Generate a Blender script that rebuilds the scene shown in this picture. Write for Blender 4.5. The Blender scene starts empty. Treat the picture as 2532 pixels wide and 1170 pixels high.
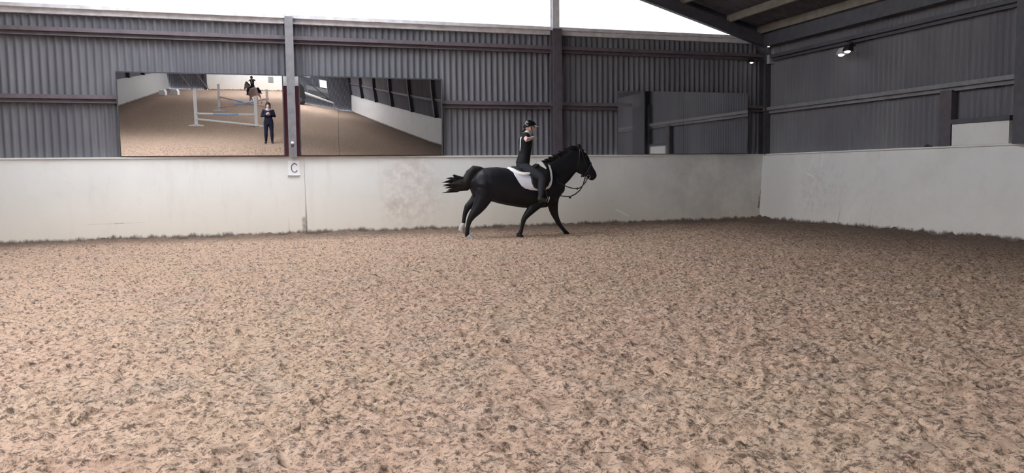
import bpy, math, random
import numpy as np
from mathutils import Vector, Matrix, Quaternion
random.seed(7)
C = bpy.context.scene.collection
SC = bpy.context.scene

# ------------------------------------------------------------------ camera, sky, exposure
cam_d = bpy.data.cameras.new('camera'); cam = bpy.data.objects.new('camera', cam_d); C.objects.link(cam)
CAM = Vector((-0.81, -17.0, 1.196))
YAW, PITCH, ROLL = math.radians(17.58), math.radians(-4.49), math.radians(-0.69)
fw = Vector((math.sin(YAW) * math.cos(PITCH), math.cos(YAW) * math.cos(PITCH), math.sin(PITCH)))
rt = Vector((math.cos(YAW), -math.sin(YAW), 0)); up = rt.cross(fw)
r2 = rt * math.cos(ROLL) + up * math.sin(ROLL); u2 = -rt * math.sin(ROLL) + up * math.cos(ROLL)
M3 = Matrix((r2, u2, -fw)).transposed()
cam.matrix_world = Matrix.Translation(CAM) @ M3.to_4x4()
cam_d.sensor_fit = 'HORIZONTAL'; cam_d.sensor_width = 36.0; cam_d.lens = 36.0 * 2001 / 2532
cam_d.clip_start = 0.02; cam_d.clip_end = 500
SC.camera = cam
SKY = 9.5
w = bpy.data.worlds.new('overcast_sky'); SC.world = w; w.use_nodes = True
w.node_tree.nodes['Background'].inputs[0].default_value = (0.97, 0.98, 1.0, 1)
w.node_tree.nodes['Background'].inputs[1].default_value = SKY
SC.view_settings.view_transform = 'Standard'; SC.view_settings.look = 'None'
SC.view_settings.exposure = 0.0; SC.view_settings.gamma = 1.0
SC.view_settings.use_curve_mapping = False
SC.cycles.max_bounces = 10; SC.cycles.diffuse_bounces = 5; SC.cycles.transparent_max_bounces = 12
SC.cycles.glossy_bounces = 4

# ------------------------------------------------------------------ node helpers and materials
class NT:
    def __init__(s, name, rough=0.8, spec=0.3, metal=0.0):
        s.m = bpy.data.materials.new(name); s.m.use_nodes = True
        s.t = s.m.node_tree; s.b = s.t.nodes['Principled BSDF']
        s.b.inputs['Roughness'].default_value = rough
        s.b.inputs['Specular IOR Level'].default_value = spec
        s.b.inputs['Metallic'].default_value = metal
        s._c = None
    def n(s, typ, ins=None, **kw):
        nd = s.t.nodes.new(typ)
        for k, v in kw.items(): setattr(nd, k, v)
        for k, v in (ins or {}).items():
            if isinstance(v, bpy.types.NodeSocket): s.t.links.new(v, nd.inputs[k])
            else: nd.inputs[k].default_value = v
        return nd
    def co(s):
        if s._c is None: s._c = s.n('ShaderNodeTexCoord').outputs['Object']
        return s._c
    def sep(s):
        return s.n('ShaderNodeSeparateXYZ', {0: s.co()}).outputs
    def math(s, op, a, b=0.0, c=0.0, clamp=False):
        return s.n('ShaderNodeMath', {0: a, 1: b, 2: c}, operation=op, use_clamp=clamp).outputs[0]
    def noise(s, scale, detail=4, rough=0.55, vec=None, stretch=None, dist=0.0):
        v = vec if vec is not None else s.co()
        if stretch: v = s.n('ShaderNodeMapping', {0: v, 3: stretch}).outputs[0]
        return s.n('ShaderNodeTexNoise', {'Vector': v, 'Scale': scale, 'Detail': detail, 'Roughness': rough, 'Distortion': dist}).outputs['Fac']
    def rng(s, v, a, b, c=0.0, d=1.0):
        return s.n('ShaderNodeMapRange', {0: v, 1: a, 2: b, 3: c, 4: d}).outputs[0]
    def mix(s, f, a, b):
        nd = s.t.nodes.new('ShaderNodeMix'); nd.data_type = 'RGBA'
        for i, v in ((0, f), (6, a), (7, b)):
            if isinstance(v, bpy.types.NodeSocket): s.t.links.new(v, nd.inputs[i])
            elif i == 0: nd.inputs[0].default_value = v
            else: nd.inputs[i].default_value = (*v[:3], 1)
        return nd.outputs[2]
    def seg(s, a, b, w):            # 1 inside a soft stroke from a to b (points in object space)
        a = Vector(a); b = Vector(b); d = b - a
        pa = s.n('ShaderNodeVectorMath', {0: s.co(), 1: a}, operation='SUBTRACT').outputs[0]
        t = s.n('ShaderNodeVectorMath', {0: pa, 1: d / d.length_squared}, operation='DOT_PRODUCT').outputs['Value']
        t = s.math('ADD', t, 0.0, clamp=True)
        q = s.n('ShaderNodeVectorMath', {0: d, 'Scale': t}, operation='SCALE').outputs[0]
        l = s.n('ShaderNodeVectorMath', {0: pa, 1: q}, operation='DISTANCE').outputs['Value']
        return s.rng(l, w, w * 0.35)
    def blob(s, c, rad):
        v = s.n('ShaderNodeVectorMath', {0: s.co(), 1: Vector(c)}, operation='SUBTRACT').outputs[0]
        v = s.n('ShaderNodeVectorMath', {0: v, 1: Vector((1 / rad[0], 1 / rad[1], 1 / rad[2]))}, operation='MULTIPLY').outputs[0]
        l = s.n('ShaderNodeVectorMath', {0: v}, operation='LENGTH').outputs['Value']
        return s.rng(l, 1.0, 0.45)
    def col(s, v):
        if isinstance(v, bpy.types.NodeSocket): s.t.links.new(v, s.b.inputs['Base Color'])
        else: s.b.inputs['Base Color'].default_value = (*v, 1)
        return s
    def rgh(s, v): s.t.links.new(v, s.b.inputs['Roughness']); return s
    def bump(s, h, strength=0.4, dist=0.02):
        nd = s.n('ShaderNodeBump', {'Height': h, 'Strength': strength, 'Distance': dist})
        s.t.links.new(nd.outputs[0], s.b.inputs['Normal']); return s

def plain(name, col, rough=0.7, spec=0.3, metal=0.0, var=0.18, scale=6.0, bump=0.0):
    k = NT(name, rough, spec, metal)
    f = k.rng(k.noise(scale, 5), 0.3, 0.7)
    k.col(k.mix(f, tuple(c * (1 - var) for c in col), tuple(min(1, c * (1 + var)) for c in col)))
    if bump: k.bump(k.noise(scale * 6, 3), bump, 0.005)
    return k.m

def sheeting():
    k = NT('fibre_cement_sheeting', 0.75, 0.35)
    a = k.noise(1.1, 5, stretch=(1, 1, 0.35)); b = k.noise(9, 4, stretch=(1, 1, 0.12))
    c = k.mix(k.rng(a, .3, .7), (.15, .15, .172), (.215, .215, .235))
    c = k.mix(k.math('MULTIPLY', k.rng(b, .45, .75), .35), c, (.155, .15, .16))
    return k.col(c).bump(k.noise(40, 3), .15, .004).m

def kick_paint(side):
    k = NT('kickboard_paint_' + side, 0.55, 0.4)
    X, Y, Z = k.sep()
    U = X if side in ('back', 'far') else Y
    a = k.noise(.9, 5); b = k.noise(3.0, 6, .65); v = k.noise(5, 3, stretch=(1, 1, .08)); fine = k.noise(18, 5, .7)
    c = k.mix(k.rng(a, .35, .65), (.75, .745, .715), (.81, .80, .76))
    c = k.mix(k.math('MULTIPLY', k.rng(Z, 1.2, .1), .75), c, (.77, .68, .555))           # warmer cream tone lower down
    c = k.mix(k.math('MULTIPLY', k.rng(v, .56, .72), .22), c, (.62, .57, .50))            # faint runs
    c = k.mix(k.math('MULTIPLY', k.rng(b, .58, .74), .25), c, (.66, .60, .54))
    if side == 'back':
        for cc, rr, st in (((2.35, -.1, .75), (.85, 1, 1.0), .55), ((2.3, -.1, 1.3), (.6, 1, .4), .35), ((2.0, -.1, .55), (.35, 1, .35), .5)):
            f = k.math('MULTIPLY', k.blob(cc, rr), k.math('MULTIPLY', k.rng(k.noise(6, 6, .7), .38, .62), st))
            c = k.mix(f, c, (.56, .47, .41))
        f = k.math('MULTIPLY', k.blob((9.7, -.1, .75), (2.6, 1, 1.5)), k.math('MULTIPLY', k.rng(k.noise(1.4, 6, .65), .36, .60), .42))  # mottled dirt, also painting shade into the right corner
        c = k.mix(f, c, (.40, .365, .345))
        for p, q, wd, st, cl in (((.165, -.12, 1.0), (.165, -.24, 0.0), .03, .75, (.25, .22, .19)), ((.12, -.2, .32), (.13, -.24, 0), .06, .8, (.2, .18, .16)),
                         ((-.18, -.2, .45), (-.18, -.24, 0), .03, .3, (.4, .36, .32)), ((2.2, -.16, .35), (3.45, -.16, .37), .018, .5, (.45, .37, .3)),
                         ((-3.8, -.2, .33), (-2.85, -.2, .34), .016, .6, (.42, .37, .32)), ((-3.35, -.2, .335), (-3.2, -.2, .335), .02, .5, (.3, .26, .22)),
                         ((7.0, -.19, .34), (7.3, -.2, .19), .035, .85, (.86, .84, .8)), ((7.02, -.19, .33), (7.28, -.2, .2), .02, .9, (.9, .9, .88)),
                         ((6.6, -.05, 1.3), (6.9, -.2, .2), .3, .12, (.6, .55, .5)), ((8.0, -.05, 1.4), (8.5, -.2, .3), .22, .18, (.82, .82, .78)),
                         ((9.6, 0, 1.5), (9.6, -.03, 1.32), .05, .35, (.7, .62, .52)), ((9.85, 0, 1.5), (9.85, -.03, 1.32), .04, .35, (.7, .62, .52)),
                         ((10.82, -.17, .55), (10.76, -.2, .3), .035, .85, (.05, .045, .04)), ((10.87, -.12, .72), (10.83, -.15, .6), .02, .6, (.08, .07, .06))):
            c = k.mix(k.math('MULTIPLY', k.seg(p, q, wd), k.math('MULTIPLY', k.rng(fine, .3, .6, .45, 1), st)), c, cl)
    if side == 'right':
        f = k.math('MULTIPLY', k.rng(k.noise(1.6, 6, .7), .45, .68), .5)
        c = k.mix(f, c, (.60, .545, .50))
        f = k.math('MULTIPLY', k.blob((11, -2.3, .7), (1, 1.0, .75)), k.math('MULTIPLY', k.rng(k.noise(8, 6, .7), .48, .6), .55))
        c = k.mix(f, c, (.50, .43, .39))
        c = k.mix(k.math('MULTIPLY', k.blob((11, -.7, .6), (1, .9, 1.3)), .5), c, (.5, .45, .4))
        for p, q, wd, st, cl in (((10.93, -1.72, 1.12), (10.9, -2.02, 1.03), .03, .9, (.95, .94, .92)), ((10.9, -2.0, 1.05), (10.88, -2.12, .97), .03, .8, (.95, .94, .92)),
                         ((10.97, -1.93, 1.42), (10.94, -1.8, 1.2), .05, .5, (.9, .88, .84)), ((10.8, -3.0, .42), (10.78, -2.98, .06), .025, .8, (.2, .17, .15)),
                         ((10.98, -2.2, 1.5), (10.95, -2.2, 1.28), .06, .5, (.93, .93, .9)), ((10.85, -2.05, .9), (10.8, -2.1, .3), .05, .3, (.4, .36, .32)),
                         ((10.8, -3.35, .25), (10.77, -3.35, .05), .02, .5, (.3, .26, .22)), ((10.85, -3.55, .6), (10.8, -3.3, .2), .16, .35, (.93, .93, .9)),
                         ((10.9, -.1, .55), (10.82, -.14, .3), .04, .8, (.06, .05, .045))):
            c = k.mix(k.math('MULTIPLY', k.seg(p, q, wd), k.math('MULTIPLY', k.rng(fine, .3, .6, .45, 1), st)), c, cl)
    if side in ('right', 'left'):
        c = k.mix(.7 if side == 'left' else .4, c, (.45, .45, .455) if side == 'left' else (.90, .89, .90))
    # dirt thrown up by hooves along the foot of the boards
    edge = k.math('ADD', k.math('MULTIPLY', k.noise(7, 5, .7, stretch=(1, 1, .25)), .22), k.math('MULTIPLY', k.noise(1.3, 3), .10))
    f = k.rng(k.math('SUBTRACT', Z, edge), -.06, -.115)
    c = k.mix(k.math('MULTIPLY', f, .95), c, (.125, .09, .072))
    k.col(c).bump(k.math('ADD', k.noise(4, 5), k.math('MULTIPLY', fine, .25)), .25, .012)
    return k.m

def sand():
    k = NT('sand_and_rubber_footing', 0.95, 0.12)
    X, Y, Z = k.sep()
    big = k.noise(.55, 4); mid = k.noise(4.0, 5, .65); hue = k.noise(1.7, 4)
    n1 = k.noise(27, 6, .7); n2 = k.noise(58, 4, .7); n3 = k.noise(9, 4, .6)
    c = k.mix(k.rng(mid, .35, .65), (.55, .37, .27), (.67, .475, .355))
    c = k.mix(k.math('MULTIPLY', k.rng(big, .4, .65), .5), c, (.60, .45, .31))
    c = k.mix(k.math('MULTIPLY', k.rng(hue, .52, .66), .35), c, (.44, .37, .30))
    # damp lumps of dug-up footing: fine flecks gathered into drifts
    drift = k.math('ADD', k.math('MULTIPLY', n3, .55), k.math('MULTIPLY', mid, .45))
    thr = k.rng(drift, .36, .64, .06, -.035)
    d = k.rng(k.math('SUBTRACT', n1, thr), .49, .60)
    c = k.mix(k.math('MULTIPLY', d, .86), c, (.10, .07, .056))
    d2 = k.rng(k.math('SUBTRACT', n2, thr), .52, .61)
    c = k.mix(k.math('MULTIPLY', d2, .68), c, (.11, .078, .062))
    d3 = k.rng(k.noise(6.5, 5, .6), .61, .68)
    c = k.mix(k.math('MULTIPLY', d3, .4), c, (.085, .07, .06))
    # damp track beside the boards, widened on the right to paint in shade
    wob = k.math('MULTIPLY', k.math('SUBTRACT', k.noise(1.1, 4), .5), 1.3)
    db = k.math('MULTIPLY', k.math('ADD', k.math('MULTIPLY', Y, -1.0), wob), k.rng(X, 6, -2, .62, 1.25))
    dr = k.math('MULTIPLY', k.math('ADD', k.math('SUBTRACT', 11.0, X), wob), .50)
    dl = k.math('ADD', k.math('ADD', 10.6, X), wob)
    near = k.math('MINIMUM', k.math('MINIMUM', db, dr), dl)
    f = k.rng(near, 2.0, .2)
    c = k.mix(k.math('MULTIPLY', f, DAMP_SHADE), c, (.115, .085, .07))
    k.col(c)
    h = k.math('ADD', k.math('MULTIPLY', n1, .8), k.math('MULTIPLY', n2, .35))
    k.bump(h, .9, .03)
    return k.m
DAMP_SHADE = .8
def mirror_mat(rough=0.0):
    k = NT('arena_mirror' if not rough else 'dusty_mirror', rough, 0.5, 1.0)
    f = k.rng(k.noise(.8, 3), .3, .7)
    return k.col(k.mix(f, (.78, .79, .80), (.83, .83, .84))).m

def clear_sheet():
    k = NT('clear_polycarbonate', .3, .5)
    t = k.n('ShaderNodeBsdfTransparent', {0: (.97, .98, 1.0, 1)}); tl = k.n('ShaderNodeBsdfTranslucent', {0: (.8, .82, .85, 1)})
    f = k.rng(k.noise(.7, 4), .3, .7, .02, .06)
    m = k.n('ShaderNodeMixShader', {0: f, 1: t.outputs[0], 2: tl.outputs[0]})
    k.t.links.new(m.outputs[0], k.t.nodes['Material Output'].inputs[0])
    return k.m

def gable_sheet(GT, name='translucent_gable_cladding'):          # weathered translucent cladding: the white sky shows through, dimmed
    k = NT(name, .4, .4)
    t = k.n('ShaderNodeBsdfTransparent', {0: (GT, GT, GT * 1.01, 1)}); g = k.n('ShaderNodeBsdfDiffuse', {0: (.5, .5, .5, 1)})
    m = k.n('ShaderNodeMixShader', {0: .06, 1: t.outputs[0], 2: g.outputs[0]})
    k.t.links.new(m.outputs[0], k.t.nodes['Material Output'].inputs[0])
    return k.m

def glow(name, col, s):
    k = NT(name); k.b.inputs['Emission Color'].default_value = (*col, 1); k.b.inputs['Emission Strength'].default_value = s
    return k.col((.9, .9, .9)).m

MAT = dict(
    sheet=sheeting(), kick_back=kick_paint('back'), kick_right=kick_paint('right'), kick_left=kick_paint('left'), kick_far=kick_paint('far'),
    sand=sand(), mirror=mirror_mat(), dusty=mirror_mat(.035), gable=gable_sheet(.41), dimpane=gable_sheet(.17, 'dusty_window_pane'), clear=clear_sheet(),
    mauve=plain('mauve_painted_steel', (.15, .122, .138), .5, .4), steel=plain('grey_painted_steel', (.24, .235, .25), .45, .45),
    columnpaint=plain('dull_mauve_column', (.105, .092, .108), .45, .4), darksteel=plain('dark_painted_steel', (.085, .085, .10), .5, .4), galv=plain('galvanised_capping', (.72, .71, .74), .45, .5),
    maroon=plain('maroon_painted_board', (.11, .018, .035), .5, .4), white=plain('white_painted_wood', (.85, .85, .84), .5, .4, var=.04),
    brownedge=plain('dark_brown_batten', (.07, .045, .045), .6, .3), frame=plain('dark_mirror_frame', (.075, .075, .085), .5, .4),
    purlin=plain('timber_purlin', (.24, .215, .18), .7, .3), roof=plain('roof_sheeting', (.13, .13, .15), .8, .2),
    plaque=plain('white_marker_board', (.9, .9, .9), .4, .4, var=.02), ink=plain('dark_letter', (.09, .08, .085), .5, .3),
    greygreen=plain('grey_green_board', (.30, .33, .31), .6), blackplastic=plain('black_lamp_housing', (.02, .02, .022), .4, .5),
    palebox=plain('pale_grey_housing', (.5, .5, .53), .4, .5), lamp=glow('lamp_glow', (1, .98, .94), 6.0),
    gravel=plain('yard_gravel', (.42, .41, .39), .9, .2, scale=1.5), tree=plain('distant_foliage', (.05, .07, .04), .9, .1, scale=2),
    bluepaint=plain('blue_pole_paint', (.45, .58, .82), .4, .4, var=.04), pinkpaint=plain('pink_red_pole_paint', (.78, .52, .50), .4, .4, var=.04),
)

# ------------------------------------------------------------------ mesh helpers
def link(o, parent=None):
    C.objects.link(o)
    if parent: o.parent = parent
    return o
def tag(o, label=None, cat=None, group=None, kind=None):
    if label: o['label'] = label
    if cat: o['category'] = cat
    if group: o['group'] = group
    if kind: o['kind'] = kind
    return o
def empty(name, loc=(0, 0, 0), rz=0.0, parent=None):
    o = bpy.data.objects.new(name, None); o.empty_display_size = .1
    o.location = loc; o.rotation_euler = (0, 0, rz); return link(o, parent)

class MB:
    def __init__(s): s.v = []; s.f = []
    def add(s, vs, fs):
        b = len(s.v); s.v += [tuple(v) for v in vs]; s.f += [tuple(i + b for i in f) for f in fs]; return s
    def box(s, x0, x1, y0, y1, z0, z1):
        return s.add([(x0, y0, z0), (x1, y0, z0), (x1, y1, z0), (x0, y1, z0), (x0, y0, z1), (x1, y0, z1), (x1, y1, z1), (x0, y1, z1)],
                     [(3, 2, 1, 0), (4, 5, 6, 7), (0, 1, 5, 4), (1, 2, 6, 5), (2, 3, 7, 6), (3, 0, 4, 7)])
    def prism(s, poly, axis, a, b):     # polygon of 2-D points swept along an axis
        put = {'x': lambda p, t: (t, p[0], p[1]), 'y': lambda p, t: (p[0], t, p[1]), 'z': lambda p, t: (p[0], p[1], t)}[axis]
        n = len(poly)
        return s.add([put(p, a) for p in poly] + [put(p, b) for p in poly],
                     [tuple(range(n))[::-1], tuple(range(n, 2 * n))] + [(i, (i + 1) % n, n + (i + 1) % n, n + i) for i in range(n)])
    def loft(s, st, n=14, cap=True, side=(0, 1, 0)):
        # st: (centre, half-height along the section, half-width along `side`[, side]) -> closed tube of ellipses
        P = [Vector(q[0]) for q in st]; m = len(P); rings = []
        for i in range(m):
            t = (P[min(i + 1, m - 1)] - P[max(i - 1, 0)]).normalized()
            sd = Vector(st[i][3] if len(st[i]) > 3 else side)
            sd = sd - t * sd.dot(t)
            sd = sd.normalized() if sd.length > 1e-4 else t.orthogonal().normalized()
            hh = t.cross(sd).normalized()
            rings.append([P[i] + hh * (st[i][1] * math.cos(2 * math.pi * k / n)) + sd * (st[i][2] * math.sin(2 * math.pi * k / n)) for k in range(n)])
        vs = [v for r in rings for v in r]; fs = []
        for i in range(m - 1):
            for k in range(n):
                a, b = i * n + k, i * n + (k + 1) % n
                fs.append((a, b, b + n, a + n))
        if cap:
            for i, d in ((0, -1), (m - 1, 1)):
                j = 1 if i == 0 else m - 2
                t = (P[i] - P[j]).normalized(); r = min(st[i][1], st[i][2])
                vs2 = [P[i] + t * r * .45 + (v - P[i]) * .75 for v in rings[i]]
                b = len(vs); vs += vs2; vs.append(P[i] + t * r * .7); c = len(vs) - 1
                for k in range(n):
                    a0, a1 = i * n + k, i * n + (k + 1) % n
                    q = (a0, a1, b + (k + 1) % n, b + k); tr = (b + k, b + (k + 1) % n, c)
                    if d < 0: q = q[::-1]; tr = tr[::-1]
                    fs.append(q); fs.append(tr)
        return s.add(vs, fs)
    def tube(s, pts, r, n=8):
        rr = r if isinstance(r, (list, tuple)) else [r] * len(pts)
        up = (0, 0, 1) if abs((Vector(pts[-1]) - Vector(pts[0])).normalized().z) < .8 else (1, 0, 0)
        return s.loft([(p, q, q) for p, q in zip(pts, rr)], n=n, side=up)
    def ball(s, c, r, n=10):
        r = (r, r, r) if not isinstance(r, (tuple, list)) else r
        vs = [(c[0], c[1], c[2] + r[2])]; m = max(5, n // 2 + 1)
        for i in range(1, m):
            t = math.pi * i / m
            for k in range(n):
                a = 2 * math.pi * k / n
                vs.append((c[0] + r[0] * math.sin(t) * math.cos(a), c[1] + r[1] * math.sin(t) * math.sin(a), c[2] + r[2] * math.cos(t)))
        vs.append((c[0], c[1], c[2] - r[2])); e = len(vs) - 1
        fs = [(0, 1 + k, 1 + (k + 1) % n) for k in range(n)]
        for i in range(m - 2):
            for k in range(n):
                a, b = 1 + i * n + k, 1 + i * n + (k + 1) % n
                fs.append((a, a + n, b + n, b))
        fs += [(e, 1 + (m - 2) * n + (k + 1) % n, 1 + (m - 2) * n + k) for k in range(n)]
        return s.add(vs, fs)
    def mesh(s, name):
        me = bpy.data.meshes.new(name); me.from_pydata(s.v, [], s.f); me.update(); return me
    def build(s, name, mat, parent=None, smooth=False, bevel=0.0, inv=None):
        me = s.mesh(name)
        if inv is not None: me.transform(inv)
        me.materials.append(mat)
        if smooth: me.polygons.foreach_set('use_smooth', [True] * len(me.polygons))
        o = link(bpy.data.objects.new(name, me), parent)
        if bevel:
            b = o.modifiers.new('bevel', 'BEVEL'); b.width = bevel; b.segments = 2; b.limit_method = 'ANGLE'
        return o
    def fused(s, name, mat, parent=None, voxel=.012, smooth=4, disp=None):
        # one continuous skin over overlapping limbs
        me = s.mesh(name); o = bpy.data.objects.new(name, me); C.objects.link(o)
        r = o.modifiers.new('r', 'REMESH'); r.mode = 'VOXEL'; r.voxel_size = voxel
        if smooth:
            k = o.modifiers.new('s', 'SMOOTH'); k.iterations = smooth; k.factor = .5
        dg = bpy.context.evaluated_depsgraph_get(); ev = o.evaluated_get(dg)
        m2 = bpy.data.meshes.new_from_object(ev)
        C.objects.unlink(o); bpy.data.objects.remove(o); bpy.data.meshes.remove(me)
        m2.name = name; m2.materials.clear(); m2.materials.append(mat)
        m2.polygons.foreach_set('use_smooth', [True] * len(m2.polygons))
        return link(bpy.data.objects.new(name, m2), parent)

def corrugated(name, mat, parent, axis, u0, u1, z0, z1, w, pitch=.131, amp=.024, per=8, ztop=None):
    # vertical fibre-cement sheet: profile along `axis`, standing at the plane `w`
    n = int(round((u1 - u0) / pitch * per)); vs = []; fs = []
    for i in range(n + 1):
        u = u0 + (u1 - u0) * i / n; d = w + amp * math.sin(2 * math.pi * u / pitch)
        zt = z1 if ztop is None else ztop(u)
        for z in (z0, zt): vs.append((u, d, z) if axis == 'x' else (d, u, z))
    for i in range(n): fs.append((2 * i, 2 * i + 2, 2 * i + 3, 2 * i + 1))
    o = MB().add(vs, fs).build(name, mat, parent, smooth=True)
    return o
# unseen clear rooflights, added and laid out for their light (side of the ridge, strip, bay) and the height at which the left wall's sheeting starts
OPEN = {(-1, 0, 0), (-1, 1, 0), (-1, 1, 1), (-1, 1, 3), (-1, 1, 4), (-1, 2, 2), (-1, 2, 3), (-1, 2, 4), (-1, 3, 3), (-1, 3, 4), (1, 0, 0), (1, 0, 1),
        (1, 0, 6), (1, 1, 7), (-1, 0, 8), (-1, 1, 8), (1, 0, 8), (1, 2, 8), (1, 3, 8)}
LEFT_SILL = [1.45] * 10
RIDGE_CAP = True

# ------------------------------------------------------------------ building
KT, RK = 1.582, .24                      # kickboard height and how far its foot leans into the arena
XR, XL, YF, ZTOP = 11.0, -10.3, -62.0, 4.384
BAYS = [-.12, -7.1, -12.8, -18.6, -24.8, -31.0, -37.2, -43.4, -49.6, -55.8, -61.8]
def rafter_z(x): return 4.39 + .289 * (10 - abs(x))
def roof_z(x): return rafter_z(x) + .45

def kick_panels(parent, mat, side, cuts):
    # raked boards; long edges mitred into the corners
    T = .045; zb = -.12; k = RK / KT
    for a, b in zip(cuts[:-1], cuts[1:]):
        g = .0025
        def row(u, z, d):
            lean = RK - k * z if d == 0 else RK - k * z - T
            uu = u
            if u == cuts[0] or u == cuts[-1]:
                uu = u + (lean if u == min(cuts[0], cuts[-1]) else -lean)
            else: uu = u + (g if u == min(a, b) else -g)
            return {'back': (uu, -lean, z), 'right': (XR - lean, uu, z), 'left': (XL + lean, uu, z), 'far': (uu, YF + lean, z)}[side]
        zs = [zb, .3, .8, KT]; us = (min(a, b), max(a, b))
        m = MB(); vs = [row(u, z, d) for d in (0, 1) for z in zs for u in us]
        fs = []
        for d in (0, 1):
            for i in range(3):
                o = d * 8 + i * 2; q = (o, o + 1, o + 3, o + 2); fs.append(q if d == 0 else q[::-1])
        fs += [(6, 7, 15, 14), (0, 8, 9, 1)]
        for i in range(3): fs += [(i * 2, i * 2 + 2, 8 + i * 2 + 2, 8 + i * 2), (i * 2 + 1, 8 + i * 2 + 1, 8 + i * 2 + 3, i * 2 + 3)]
        m.add(vs, fs).build('kick_panel', mat, parent)

def girt(parent, axis, a, b, w, z, s, mat, h=.15, d=.10):
    # channel rail: a lip on top, web set back, lip below; w = wall plane, s = direction out into the room
    prof = [(0, z + h), (s * d, z + h), (s * d, z + h - .075), (s * .03, z + h - .085), (s * .03, z + .02), (s * d * .75, z + .015), (s * d * .75, z), (0, z)]
    prof = [(w + p, q) for p, q in prof]
    m = MB()
    if axis == 'x': m.prism(prof, 'x', a, b)
    else: m.prism(prof, 'y', a, b)
    return m.build('girt', mat, parent)

def i_column(parent, cx, cy, z0, z1, mat, wdt=.2, dep=.2, tf=.016, along='x', name='column'):
    m = MB()
    for s in (-1, 1):
        if along == 'x': m.box(cx - wdt / 2, cx + wdt / 2, cy + s * dep / 2 - tf, cy + s * dep / 2 + tf, z0, z1)
        else: m.box(cx + s * dep / 2 - tf, cx + s * dep / 2 + tf, cy - wdt / 2, cy + wdt / 2, z0, z1)
    if along == 'x': m.box(cx - .012, cx + .012, cy - dep / 2, cy + dep / 2, z0, z1)
    else: m.box(cx - dep / 2, cx + dep / 2, cy - .012, cy + .012, z0, z1)
    return m.build(name, mat, parent)

# back wall
wb = tag(empty('wall_back'), kind='structure')
corrugated('sheeting', MAT['sheet'], wb, 'x', -10.5, 11.25, 1.45, ZTOP - .05, .11)
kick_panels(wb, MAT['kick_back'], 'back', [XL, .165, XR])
MB().prism([(-RK + .05, -.1), (-RK + .075, -.1), (.07, KT - .05), (.045, KT - .05)], 'x', .06, .27).build('joint_batten', MAT['kick_back'], wb)
MB().box(-10.5, 11.2, -.035, .10, KT - .03, KT - .002).build('ledge', MAT['kick_back'], wb)
girt(wb, 'x', -10.5, 11.2, .08, 2.60, -1, MAT['mauve'])
girt(wb, 'x', -10.5, 11.2, .08, 3.83, -1, MAT['mauve'])
MB().prism([(.14, ZTOP), (-.06, ZTOP), (-.06, ZTOP - .065), (.02, ZTOP - .075), (.02, ZTOP - .16), (.14, ZTOP - .16)], 'x', -10.5, 11.2).build('capping', MAT['galv'], wb)
for cx, z1 in ((-5.68, ZTOP + .9), (-.052, ZTOP + 2.75), (5.62, ZTOP + 1.3)):
    i_column(wb, cx, -.075, KT - .02, ZTOP - .05, MAT['steel' if abs(cx) < 1 else 'columnpaint'], .155 if abs(cx) < 1 else .2, .17)
    i_column(wb, cx, -.01, ZTOP - .06, rafter_z(cx) + .1, MAT['galv'], .15, .15, name='gable_post')
gp = [-10.45, -5.68, -.052, 5.62, 10.05]
for a, b in zip(gp[:-1], gp[1:]):
    top = [(x, rafter_z(x) + .12) for x in ((a, b) if a * b > 0 else (a, 0, b))]
    MB().prism([(a, ZTOP - .02), (b, ZTOP - .02)] + top[::-1], 'y', .075, .082).build('gable_pane', MAT['gable'], wb)
for sd in (-1, 1):
    e = 11.2 * sd if sd > 0 else -10.5
    MB().prism([(0, rafter_z(0) + .1), (e, rafter_z(e) + .1), (e, roof_z(e) + .02), (0, roof_z(0) + .02)], 'y', .06, .10).build('verge_board', MAT['darksteel'], wb)
i_column(wb, 11.06, -.02, KT - .02, 4.5, MAT['darksteel'], .24, .24, name='corner_column')
MB().prism([(10.72, 4.12), (11.2, 3.62), (11.2, 4.3), (10.72, 4.3)], 'y', -.12, -.04).build('knee_plate', MAT['darksteel'], wb)
MB().box(-.215, .11, -.058, -.03, KT, 2.985).build('backing_board', MAT['maroon'], wb)
MB().box(-.215, .11, -.058, -.03, 2.987, 3.175).build('backing_board', MAT['white'], wb)

# right wall
wr = tag(empty('wall_right'), kind='structure')
corrugated('sheeting', MAT['sheet'], wr, 'y', -62.0, .1, 1.45, 4.5, XR + .11)
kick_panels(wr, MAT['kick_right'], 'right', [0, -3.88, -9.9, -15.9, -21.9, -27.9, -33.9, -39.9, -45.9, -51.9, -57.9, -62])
MB().box(XR - .035, XR + .10, -62, 0, KT - .03, KT - .002).build('ledge', MAT['kick_right'], wr)
girt(wr, 'y', -62, 0, XR + .08, 2.545, -1, MAT['steel'])
girt(wr, 'y', -62, 0, XR + .08, 3.775, -1, MAT['darksteel'])
MB().box(XR - .13, XR + .12, -62, 0, 4.12, 4.45).build('eaves_beam', MAT['darksteel'], wr)
for y in BAYS[1:]:
    i_column(wr, XR - .02, y, KT - .02, 4.4, MAT['darksteel'], .3, .26, along='y')
# post, rail and raised board beside the second column of the right wall
MB().box(XR - .05, XR + .07, -5.62, -5.36, KT, 2.56).build('post', MAT['columnpaint'], wr)
MB().box(XR - .06, XR + .07, -6.8, -5.62, 1.96, 2.04).build('rail', MAT['darksteel'], wr)
MB().box(XR - .04, XR + .05, -6.78, -5.64, KT, 1.955).build('raised_board', MAT['kick_right'], wr)
MB().box(XR - .03, XR + .07, -8.25, -6.9, KT, 3.3).build('dark_panel', MAT['darksteel'], wr)

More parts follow.
